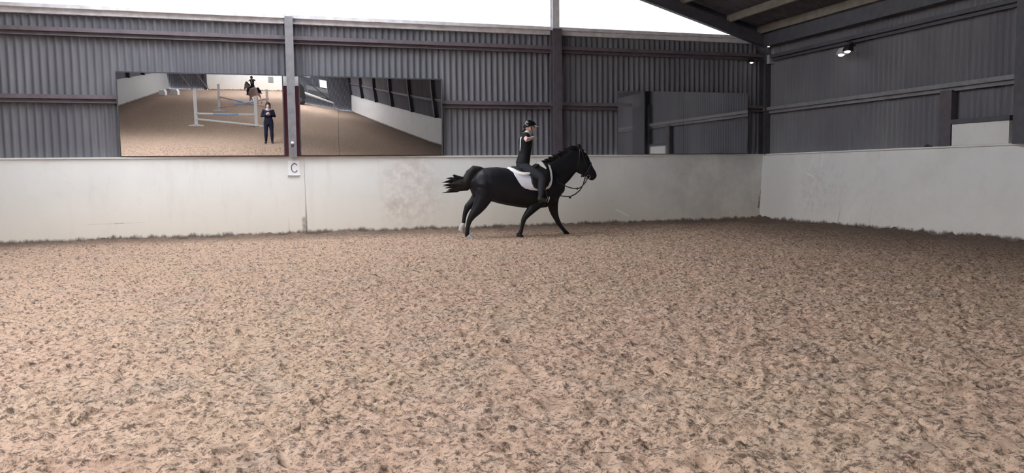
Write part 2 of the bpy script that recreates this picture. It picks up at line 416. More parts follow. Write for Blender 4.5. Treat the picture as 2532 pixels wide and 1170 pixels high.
# left wall
wl = tag(empty('wall_left'), kind='structure')
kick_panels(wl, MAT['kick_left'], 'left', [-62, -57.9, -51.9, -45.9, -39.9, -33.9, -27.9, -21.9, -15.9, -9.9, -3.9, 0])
MB().box(XL - .10, XL + .035, -62, 0, KT - .03, KT - .002).build('ledge', MAT['kick_left'], wl)
for i, (y0, y1) in enumerate(zip(BAYS[1:], BAYS[:-1])):
    corrugated('sheeting', MAT['sheet'], wl, 'y', y0, y1, LEFT_SILL[i], 4.55, XL - .11, per=4)
for y in BAYS[1:]:
    i_column(wl, XL + .02, y, KT - .02, 4.4, MAT['darksteel'], .3, .26, along='y')
girt(wl, 'y', -62, 0, XL - .08, 3.775, 1, MAT['darksteel'])
MB().box(XL - .12, XL + .13, -62, 0, 4.12, 4.5).build('eaves_beam', MAT['darksteel'], wl)

# far end wall, behind the camera (seen only in the mirrors): boards on the left half, a gateway on the right half
wf = tag(empty('wall_front'), kind='structure')
kick_panels(wf, MAT['kick_far'], 'far', [-7.0, -3.2, .6])
MB().box(-7.0, .6, YF - .08, YF + .035, KT - .03, KT - .002).build('ledge', MAT['kick_far'], wf)
corrugated('sheeting', MAT['sheet'], wf, 'x', -7.0, .6, 1.45, 4.4, YF - .11, per=4)
corrugated('sheeting', MAT['roof'], wf, 'x', -10.5, -7.0, -.1, 4.4, YF - .11, per=4)
for x0, x1, z0, z1 in ((.6, 11.2, -.1, .9), (.6, 6.5, .9, 4.4), (9.05, 11.2, .9, 4.4), (6.5, 9.05, 3.05, 4.4), (7.4, 9.05, 2.5, 3.05), (6.5, 7.0, .9, 2.5), (7.0, 8.2, 1.75, 2.5), (8.9, 9.05, .9, 2.5)):
    corrugated('sheeting', MAT['roof'], wf, 'x', x0, x1, z0, z1, YF - .11, per=4)
for x0, x1, z0, z1, mt in ((6.5, 7.4, 2.5, 3.05, 'gable'), (8.2, 8.9, 1.75, 2.5, 'gable'), (7.0, 8.9, .9, 1.75, 'dimpane')):
    MB().box(x0, x1, YF - .12, YF - .10, z0, z1).build('window_pane', MAT[mt], wf)
    m = MB()
    for x in (x0, x1): m.box(x - .03, x + .03, YF - .09, YF - .05, z0 - .03, z1 + .03)
    for z in (z0, z1): m.box(x0, x1, YF - .09, YF - .05, z - .03, z + .03)
    m.build('window_frame', MAT['steel'], wf)
for cx in (-7.0, .6, 5.8, 10.9): i_column(wf, cx, YF - .02, -.1, rafter_z(cx) + .1, MAT['darksteel'], .24, .24)
MB().box(-10.5, 11.2, YF - .12, YF + .05, 4.25, 4.45).build('eaves_beam', MAT['darksteel'], wf)
MB().tube([(5.9, YF + .05, 3.2), (8.7, YF + .05, .9)], .05).build('diagonal_brace', MAT['darksteel'], wf)
MB().add([(-10.5, YF - .1, 4.4), (11.2, YF - .1, 4.4), (0, YF - .1, rafter_z(0) + .3), (-10.5, YF - .14, 4.4), (11.2, YF - .14, 4.4), (0, YF - .14, rafter_z(0) + .3)], [(0, 1, 2), (5, 4, 3), (0, 2, 5, 3), (1, 4, 5, 2), (0, 3, 4, 1)]).build('gable_sheeting', MAT['roof'], wf)

# roof: rafters, purlins, sheets with added clear rooflights
BANDS = [.12, 2.2, 4.0, 5.8, 7.6, 9.4, 11.4]
SEGS = [.3, -3.1, -6.2, -9.3, -12.4, -18.6, -24.8, -37.2, -49.6, -62.2]
ce = tag(empty('ceiling'), kind='structure')
opq = MB()
for sd in (-1, 1):
    for bi in range(6):
        for si in range(9):
            a, b = BANDS[bi] * sd, BANDS[bi + 1] * sd
            if sd < 0: a = max(a, -10.75); b = max(b, -10.75)
            y0, y1 = SEGS[si + 1], SEGS[si]
            if (sd, bi, si) in OPEN:
                g = .05; a2, b2 = a + sd * g, b - sd * g
                vs = [(x, y, roof_z(x) + .01 + dz) for dz in (0, .006) for x in (a2, b2) for y in (y0 + g, y1 - g)]
                MB().add(vs, [(0, 1, 3, 2), (4, 6, 7, 5), (0, 4, 5, 1), (2, 3, 7, 6), (0, 2, 6, 4), (1, 5, 7, 3)]).build('added_rooflight', MAT['clear'], ce)
                for (p, q, r, t) in ((a, b, y1 - g, y1), (a, b, y0, y0 + g), (a, a2, y0 + g, y1 - g), (b2, b, y0 + g, y1 - g)):
                    opq.add([(x, y, roof_z(x) + dz) for dz in (0, .03) for x in (p, q) for y in (r, t)], [(0, 1, 3, 2), (4, 6, 7, 5), (0, 4, 5, 1), (2, 3, 7, 6), (0, 2, 6, 4), (1, 5, 7, 3)])
            else:
                n = int((y1 - y0) / .146 * 6) if si < 3 and sd > 0 and bi > 3 else 1
                vs = []; fs = []
                for i in range(n + 1):
                    y = y0 + (y1 - y0) * i / n; d = .024 * math.sin(2 * math.pi * y / .146) if n > 1 else 0
                    vs += [(a, y, roof_z(a) + d + .02), (b, y, roof_z(b) + d + .02), (a, y, roof_z(a) + d + .045), (b, y, roof_z(b) + d + .045)]
                for i in range(n):
                    o = 4 * i; fs += [(o, o + 1, o + 5, o + 4), (o + 2, o + 6, o + 7, o + 3)]
                opq.add(vs, fs)
opq.build('roof_sheets', MAT['roof'], ce)
if RIDGE_CAP: MB().prism([(-.3, roof_z(.3) + .05), (0, roof_z(0) + .08), (.3, roof_z(.3) + .05), (0, roof_z(0) + .03)], 'y', -62.2, .3).build('ridge_cap', MAT['roof'], ce)
for y in BAYS:
    for sd in (-1, 1):
        e = 11.1 * sd if sd > 0 else -10.5
        vs = []
        for yy in (y - .06, y + .06):
            vs += [(0, yy, rafter_z(0)), (e, yy, rafter_z(e)), (e, yy, rafter_z(e) + .27), (0, yy, rafter_z(0) + .27)]
        MB().add(vs, [(0, 1, 2, 3)[::sd], (7, 6, 5, 4)[::sd], (0, 4, 5, 1), (3, 2, 6, 7), (1, 5, 6, 2), (0, 3, 7, 4)]).build('rafter', MAT['darksteel'], ce)
for x in (10.80, 9.97, 8.74, 7.5, 6.2, 4.9, 3.6, 2.3, 1.0):
    for sd in (-1, 1):
        if x * sd < -10.5: continue
        X = x * sd; z = rafter_z(X) + .27
        MB().box(X - .04, X + .04, -62, -.05, z, z + .17).build('purlin', MAT['purlin'], ce)

# yard outside the gateway and round the building
yard = MB().box(-40, 40, -120, YF - .4, -.3, -.06).box(-60, XL - .6, YF - .4, 40, -.3, -.06).box(XR + .6, 60, YF - .4, 40, -.3, -.06).box(XL - .6, XR + .6, .5, 40, -.3, -.06)
tag(yard.build('ground_yard', MAT['gravel']), kind='structure')

# ------------------------------------------------------------------ arena footing (one displaced surface)
def hash2(ix, iy, seed):
    h = (ix.astype(np.int64) * 374761393 + iy.astype(np.int64) * 668265263 + seed * 1442695041) & 0xffffffff
    h = ((h ^ (h >> 13)) * 1274126177) & 0xffffffff
    return ((h ^ (h >> 16)) & 0xffff) / 65535.0
def vnoise(x, y, seed):
    ix = np.floor(x); iy = np.floor(y); fx = x - ix; fy = y - iy
    fx = fx * fx * (3 - 2 * fx); fy = fy * fy * (3 - 2 * fy)
    a = hash2(ix, iy, seed); b = hash2(ix + 1, iy, seed); c = hash2(ix, iy + 1, seed); d = hash2(ix + 1, iy + 1, seed)
    return (a * (1 - fx) + b * fx) * (1 - fy) + (c * (1 - fx) + d * fx) * fy - .5
def cells(x, y, seed):
    ix = np.floor(x); iy = np.floor(y); best = np.full(x.shape, 9.0); rid = np.zeros(x.shape)
    for dx in (-1, 0, 1):
        for dy in (-1, 0, 1):
            cx, cy = ix + dx, iy + dy
            d = np.hypot(cx + hash2(cx, cy, seed) - x, cy + hash2(cx, cy, seed + 5) - y)
            k = d < best; rid = np.where(k, hash2(cx, cy, seed + 9), rid); best = np.minimum(best, d)
    return best, rid
def seg_d(x, y, a, b):
    dx, dy = b[0] - a[0], b[1] - a[1]; t = np.clip(((x - a[0]) * dx + (y - a[1]) * dy) / (dx * dx + dy * dy), 0, 1)
    return np.hypot(x - a[0] - t * dx, y - a[1] - t * dy)
def footing(x, y):
    wx = x + .12 * vnoise(x * 3, y * 3, 31); wy = y + .12 * vnoise(x * 3, y * 3, 37)
    h = .020 * vnoise(x * .9, y * .9, 1) + 0.012 * vnoise(wx * 2.6, wy * 2.6, 2) + .016 * vnoise(wx * 6.5, wy * 6.5, 3)
    r = np.abs(vnoise(wx * 11, wy * 11, 4)) * 2
    h += .012 * (.5 - r) + .026 * vnoise(wx * 19, wy * 19, 6) + .016 * vnoise(x * 37, y * 37, 7)
    d, k = cells(wx * 12, wy * 12, 11)
    h += np.where(k > .5, .032 * np.clip(1 - d / .42, 0, 1) ** .8 * (k - .2), 0)            # lumps
    d2, k2 = cells(wx * 4.2 + 7, wy * 4.2, 17)
    h -= np.where(k2 > .62, .030 * np.clip(1 - (d2 / .30) ** 2, 0, 1), 0)                     # hoof prints
    smooth = np.zeros_like(x)
    for a, b, wd in TRACKS:
        smooth = np.maximum(smooth, np.clip(1.5 - seg_d(wx, wy, a, b) / wd, 0, 1))
    h = h * (1 - .85 * smooth) - .012 * smooth
    edge = np.minimum(np.minimum(-y - .2, 10.75 - x), x + 10.05)
    h *= .45 + .55 * np.clip((edge - .1) / 1.2, 0, 1)
    h += np.clip(.35 - edge, 0, 1) * (.10 + .20 * vnoise(x * 3.1, y * 3.1, 23) + .16 * vnoise(x * 9, y * 9, 29))
    h += .10 * np.clip(1 - np.hypot(x - 10.8, y + .25) / .55, 0, 1)
    return h
TRACKS = [((.05, -9.2), (-.05, -11.35), .07), ((-.05, -11.3), (.15, -13.2), .05), ((1.55, -8.8), (.5, -13.6), .05), ((-1.6, -8.4), (-1.5, -10.2), .08), ((-.9, -9.9), (-.75, -12.6), .05)]
def axis_lines(pts):
    out = []
    for (a, b, s0, s1) in pts:
        u = a
        while u < b - 1e-6:
            out.append(u); u += s0 + (s1 - s0) * (u - a) / (b - a)
    return np.array(out + [pts[-1][1]])
gx = axis_lines([(-10.6, -7, .5, .05), (-7, -3, .05, .014), (-3, 4.5, .0125, .0125), (4.5, 11.0, .0145, .03)])
gy = axis_lines([(-62, -18, .6, .25), (-18, -15, .2, .02), (-15, -9, .0085, .014), (-9, 0.02, .015, .03)])
GX, GY = np.meshgrid(gx, gy)
H = footing(GX, GY)
H *= np.clip((GY + 17.5) / 2, .35, 1)
nx, ny = len(gx), len(gy)
co = np.stack([GX, GY, H], -1).reshape(-1, 3).astype(np.float32)
i = np.arange(nx - 1); j = np.arange(ny - 1); I, J = np.meshgrid(i, j); q = (J * nx + I).ravel()
fa = np.stack([q, q + 1, q + 1 + nx, q + nx], -1).astype(np.int32)
me = bpy.data.meshes.new('floor'); me.vertices.add(len(co)); me.vertices.foreach_set('co', co.ravel())
me.loops.add(fa.size); me.loops.foreach_set('vertex_index', fa.ravel()); me.polygons.add(len(fa))
me.polygons.foreach_set('loop_start', np.arange(0, fa.size, 4, dtype=np.int32)); me.polygons.foreach_set('loop_total', np.full(len(fa), 4, dtype=np.int32))
me.polygons.foreach_set('use_smooth', np.ones(len(fa), dtype=bool))
me.update(calc_edges=True); me.materials.append(MAT['sand'])
tag(link(bpy.data.objects.new('floor', me)), kind='structure')
print('floor verts', len(co))

# ------------------------------------------------------------------ horse, rider, tack (local frame: x forward, y to the left, z up)
MAT.update(
    coat=plain('black_horse_coat', (.009, .009, .0125), .45, .28, var=.25, scale=3), hair=plain('black_horse_hair', (.012, .010, .010), .6, .3, var=.3, scale=20),
    sock=plain('white_leg_hair', (.55, .52, .50), .8, .2), darkhoof=plain('dark_hoof', (.03, .025, .022), .5, .3), palehoof=plain('pale_hoof', (.42, .39, .36), .55, .3),
    roan=plain('roan_horse_coat', (.66, .49, .46), .55, .3, var=.2, scale=3), leather=plain('black_leather', (.016, .015, .016), .4, .4), cloth=plain('white_saddle_cloth', (.78, .77, .84), .85, .2, var=.05, bump=.25),
    fleece=plain('white_fleece_edge', (.88, .86, .84), .9, .1, var=.04, bump=.5), iron=plain('steel_stirrup_iron', (.6, .6, .62), .25, .5, 1.0),
    skin=plain('skin', (.72, .51, .44), .55, .35, var=.06), black=plain('black_sports_top', (.013, .014, .018), .75, .25), jodh=plain('charcoal_riding_tights', (.034, .036, .046), .8, .25, var=.12),
    boot=plain('dark_boot_leather', (.022, .02, .02), .4, .45), helmet=plain('black_velvet_helmet', (.010, .010, .012), .16, .5), peak=plain('pale_helmet_peak', (.62, .62, .64), .25, .5),
    trim=plain('white_trim', (.86, .86, .88), .6, .3, var=.04), brownhair=plain('dark_brown_hair', (.035, .022, .016), .6, .3), navy=plain('navy_jacket', (.018, .022, .045), .8, .2),
    lilac=plain('pale_lilac_scarf', (.62, .52, .60), .9, .1), phone=plain('phone_body', (.015, .015, .017), .3, .5), lens=plain('phone_lens', (.02, .02, .03), .1, .6), eye=plain('dark_eye', (.01, .008, .008), .15, .6), strap=plain('silver_browband', (.7, .7, .72), .3, .5, .8))

def pair(top, bot, w, y=0.0):
    return (((top[0] + bot[0]) / 2, y, (top[1] + bot[1]) / 2), math.hypot(top[0] - bot[0], top[1] - bot[1]) / 2, w)
def leg(m, y0, y1, st):
    n = len(st) - 1
    m.loft([((p[0], y0 + (y1 - y0) * min(1, i / (n * .45)), p[1]), a * 1.1, b * 1.08) for i, (p, a, b) in enumerate(st)], n=16)

def make_horse(root, coat, hair, voxel=.013):
    m = MB()
    m.loft([pair(*q) for q in (
        ((-0.914, 1.150), (-0.895, 0.928), .09), ((-0.851, 1.238), (-0.828, 0.808), .185), ((-0.743, 1.281), (-0.706, 0.723), .235), ((-0.604, 1.302), (-0.574, 0.721), .26),
        ((-0.464, 1.316), (-0.450, 0.666), .27), ((-0.277, 1.292), (-0.270, 0.616), .277), ((-0.080, 1.252), (-0.081, 0.574), .284), ((0.126, 1.227), (0.110, 0.539), .284),
        ((0.318, 1.256), (0.294, 0.519), .262), ((0.496, 1.337), (0.480, 0.530), .225), ((0.650, 1.321), (0.644, 0.587), .195), ((0.772, 1.220), (0.792, 0.638), .165), ((0.853, 1.082), (0.883, 0.790), .10))], n=24)
    m.loft([pair(*q) for q in (((0.399, 1.270), (0.767, 0.684), .15), ((0.570, 1.382), (0.868, 0.897), .13), ((0.774, 1.487), (0.992, 1.018), .10),
                               ((0.972, 1.585), (1.117, 1.170), .085), ((1.129, 1.661), (1.226, 1.269), .075), ((1.229, 1.684), (1.285, 1.369), .065))], n=18)
    m.loft([pair(*q) for q in (((1.270, 1.684), (1.119, 1.416), .062), ((1.312, 1.630), (1.135, 1.286), .082), ((1.361, 1.546), (1.176, 1.185), .09), ((1.411, 1.461), (1.250, 1.146), .082),
                               ((1.469, 1.360), (1.325, 1.114), .064), ((1.519, 1.282), (1.384, 1.082), .054), ((1.569, 1.212), (1.434, 1.043), .054), ((1.595, 1.142), (1.484, 1.027), .045))], n=16)
    # shoulders, haunches
    for s in (-1, 1):
        m.loft([((0.689, s * .10, 1.099), .13, .08), ((0.622, s * .13, 0.871), .14, .09), ((0.571, s * .12, 0.673), .11, .075)], n=14)
        m.loft([((-0.606, s * .05, 1.146), .07, .05), ((-0.638, s * .10, 1.117), .16, .12), ((-0.663, s * .135, 0.983), .185, .13), ((-0.666, s * .13, 0.790), .16, .10)], n=14)
    # near hind, far hind, near fore, far fore
    leg(m, -.13, -.13, [((-0.678, 0.896), .17, .11), ((-0.695, 0.764), .155, .10), ((-0.774, 0.625), .12, .082), ((-0.844, 0.523), .092, .065), ((-0.930, 0.422), .064, .048), ((-0.985, 0.328), .046, .038),
                        ((-1.009, 0.233), .036, .032), ((-1.026, 0.137), .036, .032), ((-1.027, 0.085), .045, .038), ((-0.989, 0.040), .038, .034)])
    leg(m, .13, .13, [((-0.644, 0.892), .16, .11), ((-0.724, 0.750), .13, .09), ((-0.834, 0.648), .095, .07), ((-0.944, 0.575), .062, .046), ((-0.992, 0.464), .042, .034),
                      ((-1.017, 0.352), .034, .03), ((-1.026, 0.278), .034, .03), ((-1.050, 0.226), .042, .036), ((-1.074, 0.182), .036, .033)])
    leg(m, -.12, -.10, [((0.451, 0.740), .13, .085), ((0.345, 0.628), .10, .075), ((0.216, 0.503), .078, .06), ((0.135, 0.414), .060, .048), ((0.079, 0.341), .046, .040), ((0.062, 0.288), .045, .040),
                        ((0.046, 0.221), .034, .03), ((0.029, 0.153), .034, .03), ((0.013, 0.101), .042, .036), ((-0.020, 0.064), .036, .033)])
    leg(m, .12, .10, [((0.727, 0.713), .13, .085), ((0.734, 0.582), .098, .075), ((0.750, 0.473), .08, .06), ((0.774, 0.387), .064, .05), ((0.806, 0.309), .05, .042), ((0.839, 0.238), .047, .041),
                      ((0.896, 0.158), .036, .031), ((0.954, 0.086), .035, .03), ((0.995, 0.038), .042, .036), ((1.037, 0.005), .037, .033)])
    m.ball((-0.433, 0, 0.718), (.09, .06, .06))
    body = m.fused('body', coat, root, voxel, 9)
    for s in (-1, 1):
        e = MB().loft([((1.220, s * .045, 1.646), .038, .026), ((1.220, s * .05, 1.677), .042, .024), ((1.212, s * .055, 1.707), .032, .018), ((1.204, s * .056, 1.730), .012, .008)], n=10)
        e.build('ear', coat, root, smooth=True)
        MB().ball((1.344, s * .078, 1.492), .018).build('eye', MAT['eye'], root, smooth=True)
    # hooves: cone frustums with a flat sole, toe forward
    def hoof(p, y, pitch, mt):
        vs = []; n = 14
        for z, r, dx in ((0, .066, .02), (.035, .056, .008), (.075, .045, -.012)):
            for k in range(n):
                a = 2 * math.pi * k / n
                vs.append(Vector((dx + r * 1.12 * math.cos(a), r * .95 * math.sin(a), z)))
        R = Matrix.Rotation(pitch, 4, 'Y'); vs = [R @ v + Vector((p[0], y, p[1])) for v in vs]
        fs = [tuple(range(n))[::-1], tuple(range(2 * n, 3 * n))] + [(i * n + k, i * n + (k + 1) % n, (i + 1) * n + (k + 1) % n, (i + 1) * n + k) for i in (0, 1) for k in range(n)]
        MB().add(vs, fs).build('hoof', mt, root, bevel=.006)
    hoof((-0.968, -0.017), -.13, -.05, MAT['palehoof']); hoof((-1.083, 0.122), .13, .55, MAT['palehoof'])
    hoof((-0.020, 0.004), -.10, .15, MAT['darkhoof']); hoof((1.061, -0.058), .10, -.15, MAT['darkhoof'])
    MB().loft([((-1.026, .13, 0.270), .039, .036), ((-1.050, .13, 0.226), .048, .043), ((-1.074, .13, 0.178), .042, .04), ((-1.082, .13, 0.159), .045, .043)], n=14).build('white_sock', MAT['sock'], root, smooth=True)
    MB().loft([((-1.012, -.13, 0.070), .046, .042), ((-0.982, -.13, 0.039), .044, .041)], n=14).build('white_sock', MAT['sock'], root, smooth=True)
    rnd = random.Random(3)
    # tail: arched dock, then clumps of hair streaming behind
    t = MB(); d0 = [(-0.629, 1.206), (-0.728, 1.244), (-0.836, 1.260), (-0.913, 1.194), (-0.961, 1.092), (-1.016, 1.004)]
    t.loft([((p[0], 0, p[1]), r, r * .85) for p, r in zip(d0, (.07, .075, .085, .09, .10, .10))], n=14)
    t.loft([((p[0], 0, p[1]), a, b) for p, a, b in zip([(-0.722, 1.177), (-0.821, 1.193), (-0.923, 1.076), (-1.016, 1.004), (-1.130, 0.991), (-1.244, 1.000)], (.06, .10, .125, .13, .12, .08), (.05, .07, .08, .08, .07, .05))], n=14)
    tips = [(-1.263, 1.165), (-1.370, 1.112), (-1.439, 1.040), (-1.447, 0.996), (-1.411, 0.937), (-1.427, 0.849), (-1.351, 0.892), (-1.226, 1.147), (-1.306, 0.876), (-1.393, 1.061), (-1.425, 0.973), (-1.196, 1.117), (-1.333, 1.082)]
    for k, tp in enumerate(tips):
        f = k / len(tips); y = rnd.uniform(-.07, .07)
        a = (-1.015, 1.033); b = (-1.153, 1.006)
        off = (tp[1] - b[1])
        p0 = Vector((a[0], y * .3, a[1] + off * .35)); p1 = Vector((b[0] + rnd.uniform(-.05, .05), y * .7, b[1] + off * .75)); p2 = Vector(((b[0] + tp[0]) / 2 - .02, y, b[1] + off * .95 + .01)); p3 = Vector((tp[0], y * 1.2, tp[1]))
        t.loft([(p0, .045, .03), (p1, .034, .026), (p2, .019, .018), (p3, .003, .003)], n=7, side=(0, 1, 0))
    t.build('tail', hair, root, smooth=True)
    # mane: locks lifted off the crest
    mn = MB(); cr = [(0.529, 1.345), (0.659, 1.419), (0.807, 1.495), (0.955, 1.570), (1.087, 1.631), (1.195, 1.677)]
    for k in range(64):
        f = k / 63 * 4.98; i = int(f); g = f - i
        x = cr[i][0] + (cr[i + 1][0] - cr[i][0]) * g; z = cr[i][1] + (cr[i + 1][1] - cr[i][1]) * g - .012
        y = rnd.uniform(-.035, .035); L = rnd.uniform(.07, .13); an = math.radians(rnd.uniform(125, 165))
        dx, dz = math.cos(an) * L, math.sin(an) * L * .75
        mn.loft([((x, y, z), .026, .02), ((x + dx * .5, y * 1.3, z + dz * .75), .018, .014), ((x + dx, y * 1.8, z + dz), .003, .003)], n=6)
    for k in range(6): mn.loft([((1.245, rnd.uniform(-.03, .03), 1.677), .014, .014), ((1.328, rnd.uniform(-.05, .05), 1.600), .012, .012), ((1.369, rnd.uniform(-.05, .05), 1.522), .003, .003)], n=6)
    mn.build('mane', hair, root, smooth=True)
    return body

HX, HY = 3.88, -2.6
horse = tag(empty('horse', (HX, HY, 0)), 'black horse in canter beside the pale boards, white hind sock, tail streaming', 'horse')
make_horse(horse, MAT['coat'], MAT['hair'])

# white saddle cloth draped over the back: sections from the near lower edge over the spine to the off side
def barrel(x, hang, out):
    # point on the horse's barrel at local x, `hang` 0 on the spine .. 1 at mid height, slightly proud of the coat
    pass
def drape(root_name, mat, parent, secs, out, thick, n=22):
    vs = []; fs = []
    for (x, ztop, zbot, w, low) in secs:
        zc = (ztop + zbot) / 2; hz = (ztop - zbot) / 2
        amax = math.acos(max(-1, min(1, (low - zc) / (hz + out))))
        for k in range(n + 1):
            a = -amax + 2 * amax * k / n
            for e in (out, out + thick):
                vs.append((x, math.sin(a) * (w + e) * 1.02, zc + math.cos(a) * (hz + e)))
    m = len(secs); st = 2 * (n + 1)
    for i in range(m - 1):
        for k in range(n):
            a = i * st + 2 * k; b = a + st
            fs += [(a, a + 2, b + 2, b), (a + 1, b + 1, b + 3, a + 3)]
        a = i * st; b = a + st; fs.append((a, b, b + 1, a + 1)); a += 2 * n; b += 2 * n; fs.append((a, a + 1, b + 1, b))
    for i in (0, m - 1):
        for k in range(n):
            a = i * st + 2 * k; q = (a, a + 1, a + 3, a + 2); fs.append(q if i == 0 else q[::-1])
    return MB().add(vs, fs).build(root_name, mat, parent, smooth=True)
def sec(px, low):
    x = px[0]
    T = [((-0.277, 1.292), (-0.270, 0.616), .277), ((-0.080, 1.252), (-0.081, 0.574), .284), ((0.126, 1.227), (0.110, 0.539), .284), ((0.318, 1.256), (0.294, 0.519), .262), ((0.496, 1.337), (0.480, 0.530), .225), ((0.650, 1.321), (0.644, 0.587), .195)]
    for a, b in zip(T[:-1], T[1:]):
        if a[0][0] <= x <= b[0][0]:
            f = (x - a[0][0]) / (b[0][0] - a[0][0]); L = lambda u, v: u + (v - u) * f
            return (x, L(a[0][1], b[0][1]), L(a[1][1], b[1][1]), L(a[2], b[2]), low)
    return (x, T[-1][0][1], T[-1][1][1], T[-1][2], low)
cloth = tag(empty('saddle_cloth', (HX, HY, 0)), 'white quilted saddle cloth under the saddle of the black horse', 'saddle cloth')
SEC = [sec((-0.144, 1.223), 1.170), sec((-0.112, 1.222), 1.102), sec((-0.073, 1.222), 1.019), sec((-0.025, 1.221), 0.951), sec((0.046, 1.221), 0.904), sec((0.158, 1.219), 0.879), sec((0.302, 1.218), 0.862),
       sec((0.447, 1.216), 0.874), sec((0.528, 1.215), 0.903), sec((0.576, 1.215), 0.956), sec((0.601, 1.215), 1.032), sec((0.613, 1.214), 1.115)]
drape('cloth_panel', MAT['cloth'], cloth, SEC, .016, .014)
MB().tube([(-0.183, 0, 1.261), (-0.136, -.10, 1.238), (-0.065, -.21, 1.184), (0.038, -.255, 1.172), (0.141, -.265, 1.182)], [.05, .05, .036, .03, .022]).build('fleece_edge', MAT['fleece'], cloth, smooth=True)
MB().tube([(0.400, -.02, 1.376), (0.432, -.09, 1.360), (0.488, -.15, 1.277), (0.519, -.19, 1.200)], [.05, .045, .03, .02]).build('fleece_edge', MAT['fleece'], cloth, smooth=True)

saddle = tag(empty('saddle', (HX, HY, 0)), 'black leather saddle with stirrups on the white saddle cloth of the black horse', 'saddle')
s = MB()
s.loft([((-0.088, 0, 1.312), .02, .13), ((-0.048, 0, 1.282), .035, .19), ((0.031, 0, 1.251), .05, .20), ((0.174, 0, 1.234), .05, .17), ((0.302, 0, 1.278), .05, .13), ((0.400, 0, 1.346), .04, .10), ((0.432, 0, 1.360), .02, .07)], n=18)
s.build('seat', MAT['leather'], saddle, smooth=True)
FL = [sec((0.166, 1.219), 1.015), sec((0.206, 1.219), 0.924), sec((0.302, 1.218), 0.877), sec((0.414, 1.217), 0.890), sec((0.503, 1.216), 0.949), sec((0.560, 1.215), 1.055)]
drape('flap', MAT['leather'], saddle, FL, .034, .012)
drape('girth', MAT['leather'], saddle, [sec((0.334, 1.218), 0.526), sec((0.414, 1.217), 0.524)], .004, .010, n=30)
for sd in (-1, 1):
    MB().tube([(0.333, sd * .30, 1.104), (0.427, sd * .345, 0.875), (0.450, sd * .345, 0.752)], .012).build('stirrup_leather', MAT['leather'], saddle)
    c0 = Vector((0.466, sd * .345, 0.706))
    ring = [c0 + Vector((0.02 * math.cos(a), .062 * math.sin(a), .065 * math.cos(a) - .01 if math.cos(a) > -.6 else -.052)) for a in [2 * math.pi * k / 16 for k in range(17)]]
    MB().tube(ring, .009, 6).build('stirrup_iron', MAT['iron'], saddle, smooth=True)

bridle = tag(empty('bridle', (HX, HY, 0)), 'black leather bridle with loose knotted reins hanging under the black horse\'s neck', 'bridle')
def hoop(a, b, w, r, name, mt):      # a strap round the head through top a and bottom b
    a = Vector((a[0], 0, a[1])); b = Vector((b[0], 0, b[1])); c = (a + b) / 2; h = (a - b) / 2
    pts = [c + h * math.cos(t) + Vector((0, w * math.sin(t), 0)) for t in [2 * math.pi * k / 20 for k in range(21)]]
    MB().tube(pts, r, 6).build(name, mt, bridle, smooth=True)
hoop((1.478, 1.375), (1.309, 1.106), .072, .011, 'noseband', MAT['leather'])
hoop((1.237, 1.707), (1.176, 1.239), .088, .011, 'throat_strap', MAT['leather'])
for sd in (-1, 1):
    MB().tube([(1.237, sd * .068, 1.669), (1.302, sd * .092, 1.438), (1.384, sd * .072, 1.206), (1.401, sd * .062, 1.121)], .009, 6).build('cheek_strap', MAT['leather'], bridle, smooth=True)
    c0 = Vector((1.401, sd * .064, 1.105))
    MB().tube([c0 + Vector((.035 * math.cos(a), 0, .035 * math.sin(a))) for a in [2 * math.pi * k / 14 for k in range(15)]], .006, 6).build('bit_ring', MAT['iron'], bridle, smooth=True)
MB().tube([(1.311, -.075, 1.584), (1.353, -.04, 1.576), (1.361, 0, 1.576), (1.353, .04, 1.576), (1.311, .075, 1.584)], .014, 6).build('browband', MAT['strap'], bridle, smooth=True)
MB().tube([(1.275, -.06, 1.161), (1.258, -.05, 1.107)], .012, 6).build('strap_end', MAT['leather'], bridle)
R1 = [(1.384, 1.090), (1.333, 0.998), (1.266, 0.929), (1.207, 0.892), (1.165, 0.885), (1.049, 0.894), (0.950, 0.919), (0.885, 0.943), (0.737, 1.007), (0.576, 1.177)]
R2 = [(1.384, 1.090), (1.350, 0.967), (1.282, 0.852), (1.181, 0.776), (1.081, 0.732), (0.982, 0.734), (0.891, 0.751), (0.785, 0.838), (0.656, 1.008), (0.560, 1.192)]
for sd, Rr, r in ((-1, R1, .010), (1, R2, .012)):
    ys = [.065, .07, .07, .07, .075, .10, .13, .15, .19, .10]
    MB().tube([(p[0], sd * y, p[1]) for p, y in zip(Rr, ys)], r, 6).build('rein', MAT['leather'], bridle, smooth=True)
MB().ball((1.165, -.075, 0.885), .022).build('knot', MAT['leather'], bridle, smooth=True)
MB().ball((1.073, .075, 0.717), .026).build('knot', MAT['leather'], bridle, smooth=True)

